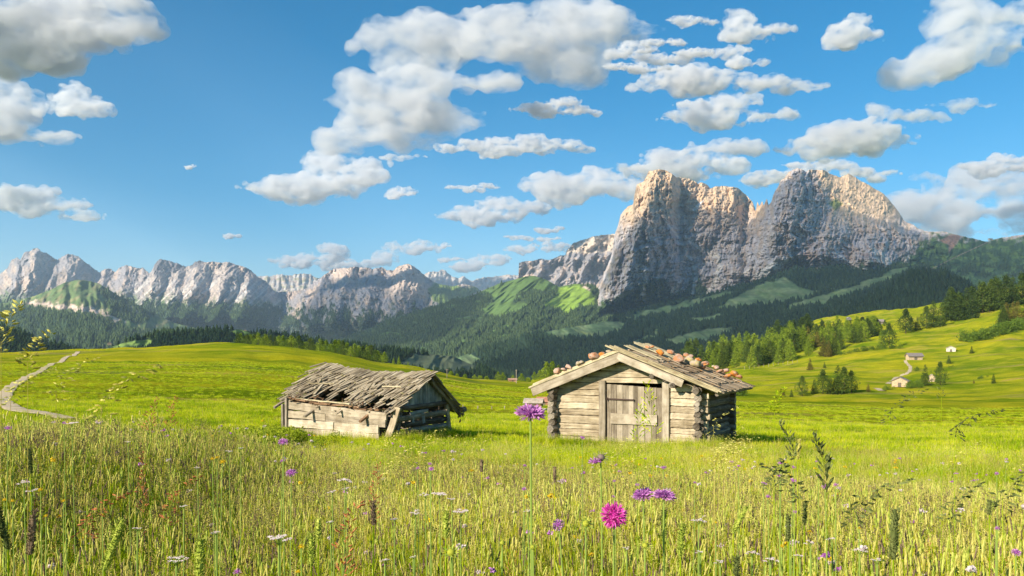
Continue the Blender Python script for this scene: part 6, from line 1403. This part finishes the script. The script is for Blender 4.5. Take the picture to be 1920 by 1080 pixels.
# big grass heads
def stalk(px, py, D, kind, L, r, label, base=None, lean=(0, 0), mats=GM, name='grass_stalk', group=None, mi=4, **kw):
    x, _, z = at(px, py, D); bx = at(base or px, 0, D)[0]; bz = gz(bx, D)-.02; o = empty(name, (bx, D, bz), 0, label, 'grass', group); top = Vector((x-bx, 0, z-bz)); g = GB()
    P = [top*(t/5)+Vector((top.x*((t/5)**2-t/5), 0, 0)) for t in range(6)]; fine_ = kind == 'oat'; g.stem(P, .0008 if fine_ else .0015, .0004 if fine_ else .001, .5, 1 if fine_ and mi == 2 else 0, 4); g.build('stem', mats, True, o); g = GB()
    if kind == 'spike': g.spike(top, L*.9, r*.75, mi, lean, 10)
    else: g.panicle(top-Vector((0, 0, L*.2)), L, mi, kw.get('sz', .011)*.72, kw.get('n', 40), kw.get('spread', .25), kw.get('droop', .5), kw.get('az', 0))
    g.build('seed_head', mats, True, o); return o
for px, py, D, L, r, mi, lb, ln in [(196, 1070, .95, .06, .0048, 4, 'fat pale green seed spike at the lower left, leaning right', (.35, 0)), (373, 1082, .95, .045, .0052, 4, 'fat green seed spike cut by the lower edge left of the middle', (.05, 0)), (584, 1062, 1.1, .045, .0042, 4, 'green seed spike right of the yellow flower at the bottom', (0, 0)), (597, 1010, 1.4, .035, .005, 4, 'slim green seed spike above the fat one', (0, 0)),
        (1675, 1049, 1.1, .068, .0058, 6, 'tall dark furry seed cylinder at the lower right', (.03, 0)), (58, 888, 1.8, .055, .005, 6, 'dark upright seed spike in the left grass', (-.08, 0)), (16, 1030, 1.1, .07, .0045, 6, 'dark seed spike leaning at the lower left edge', (-.3, 0)), (56, 1040, 1.1, .06, .0045, 3, 'brown seed spike beside the leaning one at the left', (.1, 0)), (1381, 1085, 1.1, .03, .004, 6, 'dark seed spike cut by the lower edge on the right', (0, 0)),
        (1276, 1045, 1.1, .045, .004, 4, 'pale green seed spike right of the lilac pair', (.05, 0)), (1040, 905, 2.6, .05, .005, 3, 'thin dark spike beside the tall stem', (0, 0)), (903, 885, 2.6, .04, .0045, 3, 'slim dark spike in the middle grass', (0, 0)), (1508, 985, 1.6, .045, .0035, 6, 'slim dark spike in the right grasses', (.05, 0)), (1478, 1015, 1.4, .045, .0035, 6, 'dark spike left of the white umbels', (0, 0)),
        (1375, 1000, 1.5, .05, .005, 4, 'green spike leaning left of the dark grasses', (.5, 0)), (1855, 965, 1.7, .03, .004, 6, 'short dark spike near the right edge', (0, 0)), (1496, 862, 2.4, .06, .004, 2, 'dry upright spike over the meadow right of the log hut', (.1, 0)), (1245, 1010, 1.3, .045, .0036, 4, 'upright green spike between the lilac pair and the umbel', (0, 0)), (836, 1010, 1.3, .045, .005, 4, 'green spike above the spiky bud', (0, 0)), (700, 985, 1.5, .045, .0045, 3, 'brown spike in the reddish grass', (0, 0))]:
    stalk(px, py, D, 'spike', L, r, lb, lean=ln, mi=mi)
for px, py, D, L, lb, kw in [(1551, 905, 1.25, .075, 'tall dark grass panicle standing up right of the middle', dict(mi=6, droop=-.25, spread=.16, sz=.013)), (1500, 925, 1.35, .07, 'dark drooping panicle left of the tall dark one', dict(mi=6, droop=.8, az=3.1, sz=.012)), (1600, 955, 1.3, .08, 'dark sprawling panicle right of the tall dark one', dict(mi=6, droop=1.1, sz=.012)), (1450, 905, 1.5, .07, 'dark loose panicle with broad seeds', dict(mi=6, droop=.5, sz=.012)), (1880, 930, 1.3, .08, 'dark panicle near the right edge', dict(mi=6, droop=.9, sz=.012)), (1780, 960, 1.4, .07, 'dark panicle between the cylinder head and the right edge', dict(mi=6, droop=.7, sz=.011)), (1490, 850, 1.6, .06, 'dark slanting panicle beside the tall one', dict(mi=6, droop=-.5, sz=.010)),
        (190, 760, 1.45, .11, 'golden oat panicle arching over the left meadow', dict(mi=2, droop=.9, sz=.012)), (52, 676, 1.5, .07, 'golden panicle rising over the footpath', dict(mi=2, droop=.6, sz=.012)), (2, 640, 1.4, .08, 'golden panicle cut by the left edge', dict(mi=2, droop=.4, sz=.013)), (105, 730, 1.8, .10, 'thin straw panicle left of the golden oat', dict(mi=2, droop=.8, sz=.010)), (20, 740, 1.7, .09, 'straw panicle at the left edge over the path', dict(mi=2, droop=1., sz=.010)), (280, 800, 2.4, .10, 'reddish panicle at the rim of the left grass', dict(mi=5, droop=.2, sz=.009)), (318, 790, 2.5, .09, 'red brown panicle at the rim of the left grass', dict(mi=5, droop=.2, sz=.009)),
        (268, 940, 1.8, .12, 'red upright sorrel in the left grass', dict(mi=5, droop=0, spread=.1, sz=.009)), (158, 985, 1.3, .09, 'dark pink sorrel with a bent tip on the left', dict(mi=5, droop=.9, az=0, sz=.008)), (310, 968, 1.5, .1, 'branching orange brown sorrel left of the middle', dict(mi=5, droop=.6, sz=.008)), (700, 960, 1.7, .12, 'orange sorrel in the middle grass', dict(mi=5, droop=.1, spread=.15, sz=.008)), (640, 1060, 1.1, .10, 'orange red sorrel at the lower edge', dict(mi=5, droop=.2, spread=.2, sz=.008)),
        (1222, 800, 1.9, .11, 'slender green panicle in front of the hut door', dict(mi=0, droop=-.1, spread=.3, sz=.010)), (1195, 815, 2.0, .08, 'smaller green panicle left of the slender one at the door', dict(mi=0, droop=.1, spread=.3, sz=.009)), (1668, 775, 1.6, .07, 'faint open panicle above the right meadow', dict(mi=6, droop=.9, sz=.008)), (1765, 745, 1.8, .04, 'dark tip of a grass against the far chalets', dict(mi=6, droop=0, sz=.007, n=12)), (1452, 765, 1.6, .05, 'thin green panicle right of the log hut', dict(mi=0, droop=.4, sz=.008)), (1790, 800, 1.5, .06, 'dark drooping seed cluster over the right meadow', dict(mi=6, droop=1.4, sz=.009))]:
    mi = kw.pop('mi'); stalk(px, py, D, 'oat', L, 0, lb, mi=mi, **kw)
# straw coloured plumes behind, small and many
k = 0
for qi, (px, py) in enumerate(sorted([(1360+rnd.gauss(0, 26), 850+rnd.gauss(0, 18)) for _ in range(14)]+[(800+rnd.gauss(0, 70), 862+rnd.gauss(0, 12)) for _ in range(12)]+[(1180+rnd.gauss(0, 60), 870+rnd.gauss(0, 14)) for _ in range(8)]+[(1790, 865), (1770, 880), (1905, 880)])):
    stalk(px, py, rnd.uniform(3.2, 4.6), 'oat', .13, 0, nth(qi)+' from left of the bending straw plumes, '+('right of the log hut' if 1270 < px < 1500 else 'between the huts' if px < 1000 else 'in front of the log hut' if px < 1270 else 'near the right edge'), mi=2, group='straw plumes in the meadow', droop=.9, sz=.013, n=22)
# yellow green weeds left of the ruin
"""lady's mantle like weeds"""
W = [(gat(rnd.gauss(485, 36), 0+rnd.uniform(21, 27))[:2]) for _ in range(240)]; W = np.array(W); k = ~in_hut(W[:, 0], W[:, 1]); W = W[k]
def weed_tuft():
    rnd.seed(77); g = GB()
    for i in range(60):
        a = rnd.random()*6.28; q = .2*rnd.random()**.5; h = rnd.uniform(.2, .42); P = [Vector((q*math.cos(a)*.3, q*math.sin(a)*.3, 0)), Vector((q*math.cos(a), q*math.sin(a), h))]; g.stem(P, .003, .002, .4, 0)
        for j in range(4): g.grain(P[1]+Vector((rnd.gauss(0, .02), rnd.gauss(0, .02), rnd.gauss(0, .015))), .035, .012, (rnd.gauss(0, 1), rnd.gauss(0, 1), rnd.random()), 1, rnd.random())
    return g.build('weed', [G_blade, petal_mat('lime leaf', (.22, .30, .01), (.46, .52, .03))])
lay('yellow_weeds', collection('weed_tufts', [weed_tuft()]), W[:, 0], W[:, 1], lambda X, Y: np.full(len(X), 1.1), lambda X, Y, r, n: np.zeros(n, int), 'yellow green weeds left of the ruined hut')
# tiny flower specks lost in the grass
def speck(m, seed):
    rnd.seed(seed); g = GB(); g.stem([(0, 0, 0), (.004, 0, .2), (.008, 0, .42)], .0012, .001, .5, 0, 3)
    for k in range(16): g.grain((.008+rnd.gauss(0, .005), rnd.gauss(0, .005), .42+rnd.gauss(0, .003)), .010, .004, (rnd.gauss(0, 1), rnd.gauss(0, 1), .6), 1, rnd.random())
    return g.build('speck', [P_grn, m])
sc_ = collection('speck_flowers', [speck(P_lil, 1), speck(P_wht, 2), speck(P_wht, 3), speck(P_yel, 4)])
X, Y = wedge(420, 1.8, 14, 9, .6, .9)
lay('flower_specks', sc_, X, Y, lambda X, Y: 1.0+np.hypot(X, Y)*.03, lambda X, Y, r, n: r.choice(4, n, p=[.3, .25, .2, .25]), 'tiny wild flowers scattered through the meadow grass')

# ------------------------------------------------------------------ air
def haze():
    m = bpy.data.materials.new('haze'); m.use_nodes = True; n = m.node_tree; n.nodes.clear()
    o = n.nodes.new('ShaderNodeOutputMaterial'); p = n.nodes.new('ShaderNodeVolumePrincipled')
    p.inputs['Color'].default_value = (.62, .80, 1, 1); p.inputs['Density'].default_value = 3.7e-5; p.inputs['Anisotropy'].default_value = .2
    n.links.new(p.outputs[0], o.inputs['Volume'])
    x0, x1, y0, y1, z0, z1 = -19500, 19500, -19500, 19500, -620, 1520
    v = [(x, y, z) for z in (z0, z1) for y in (y0, y1) for x in (x0, x1)]
    f = [(0, 2, 3, 1), (4, 5, 7, 6), (0, 1, 5, 4), (2, 6, 7, 3), (0, 4, 6, 2), (1, 3, 7, 5)]
    tag(mesh_obj('haze', v, f, m), kind='stuff')
haze()
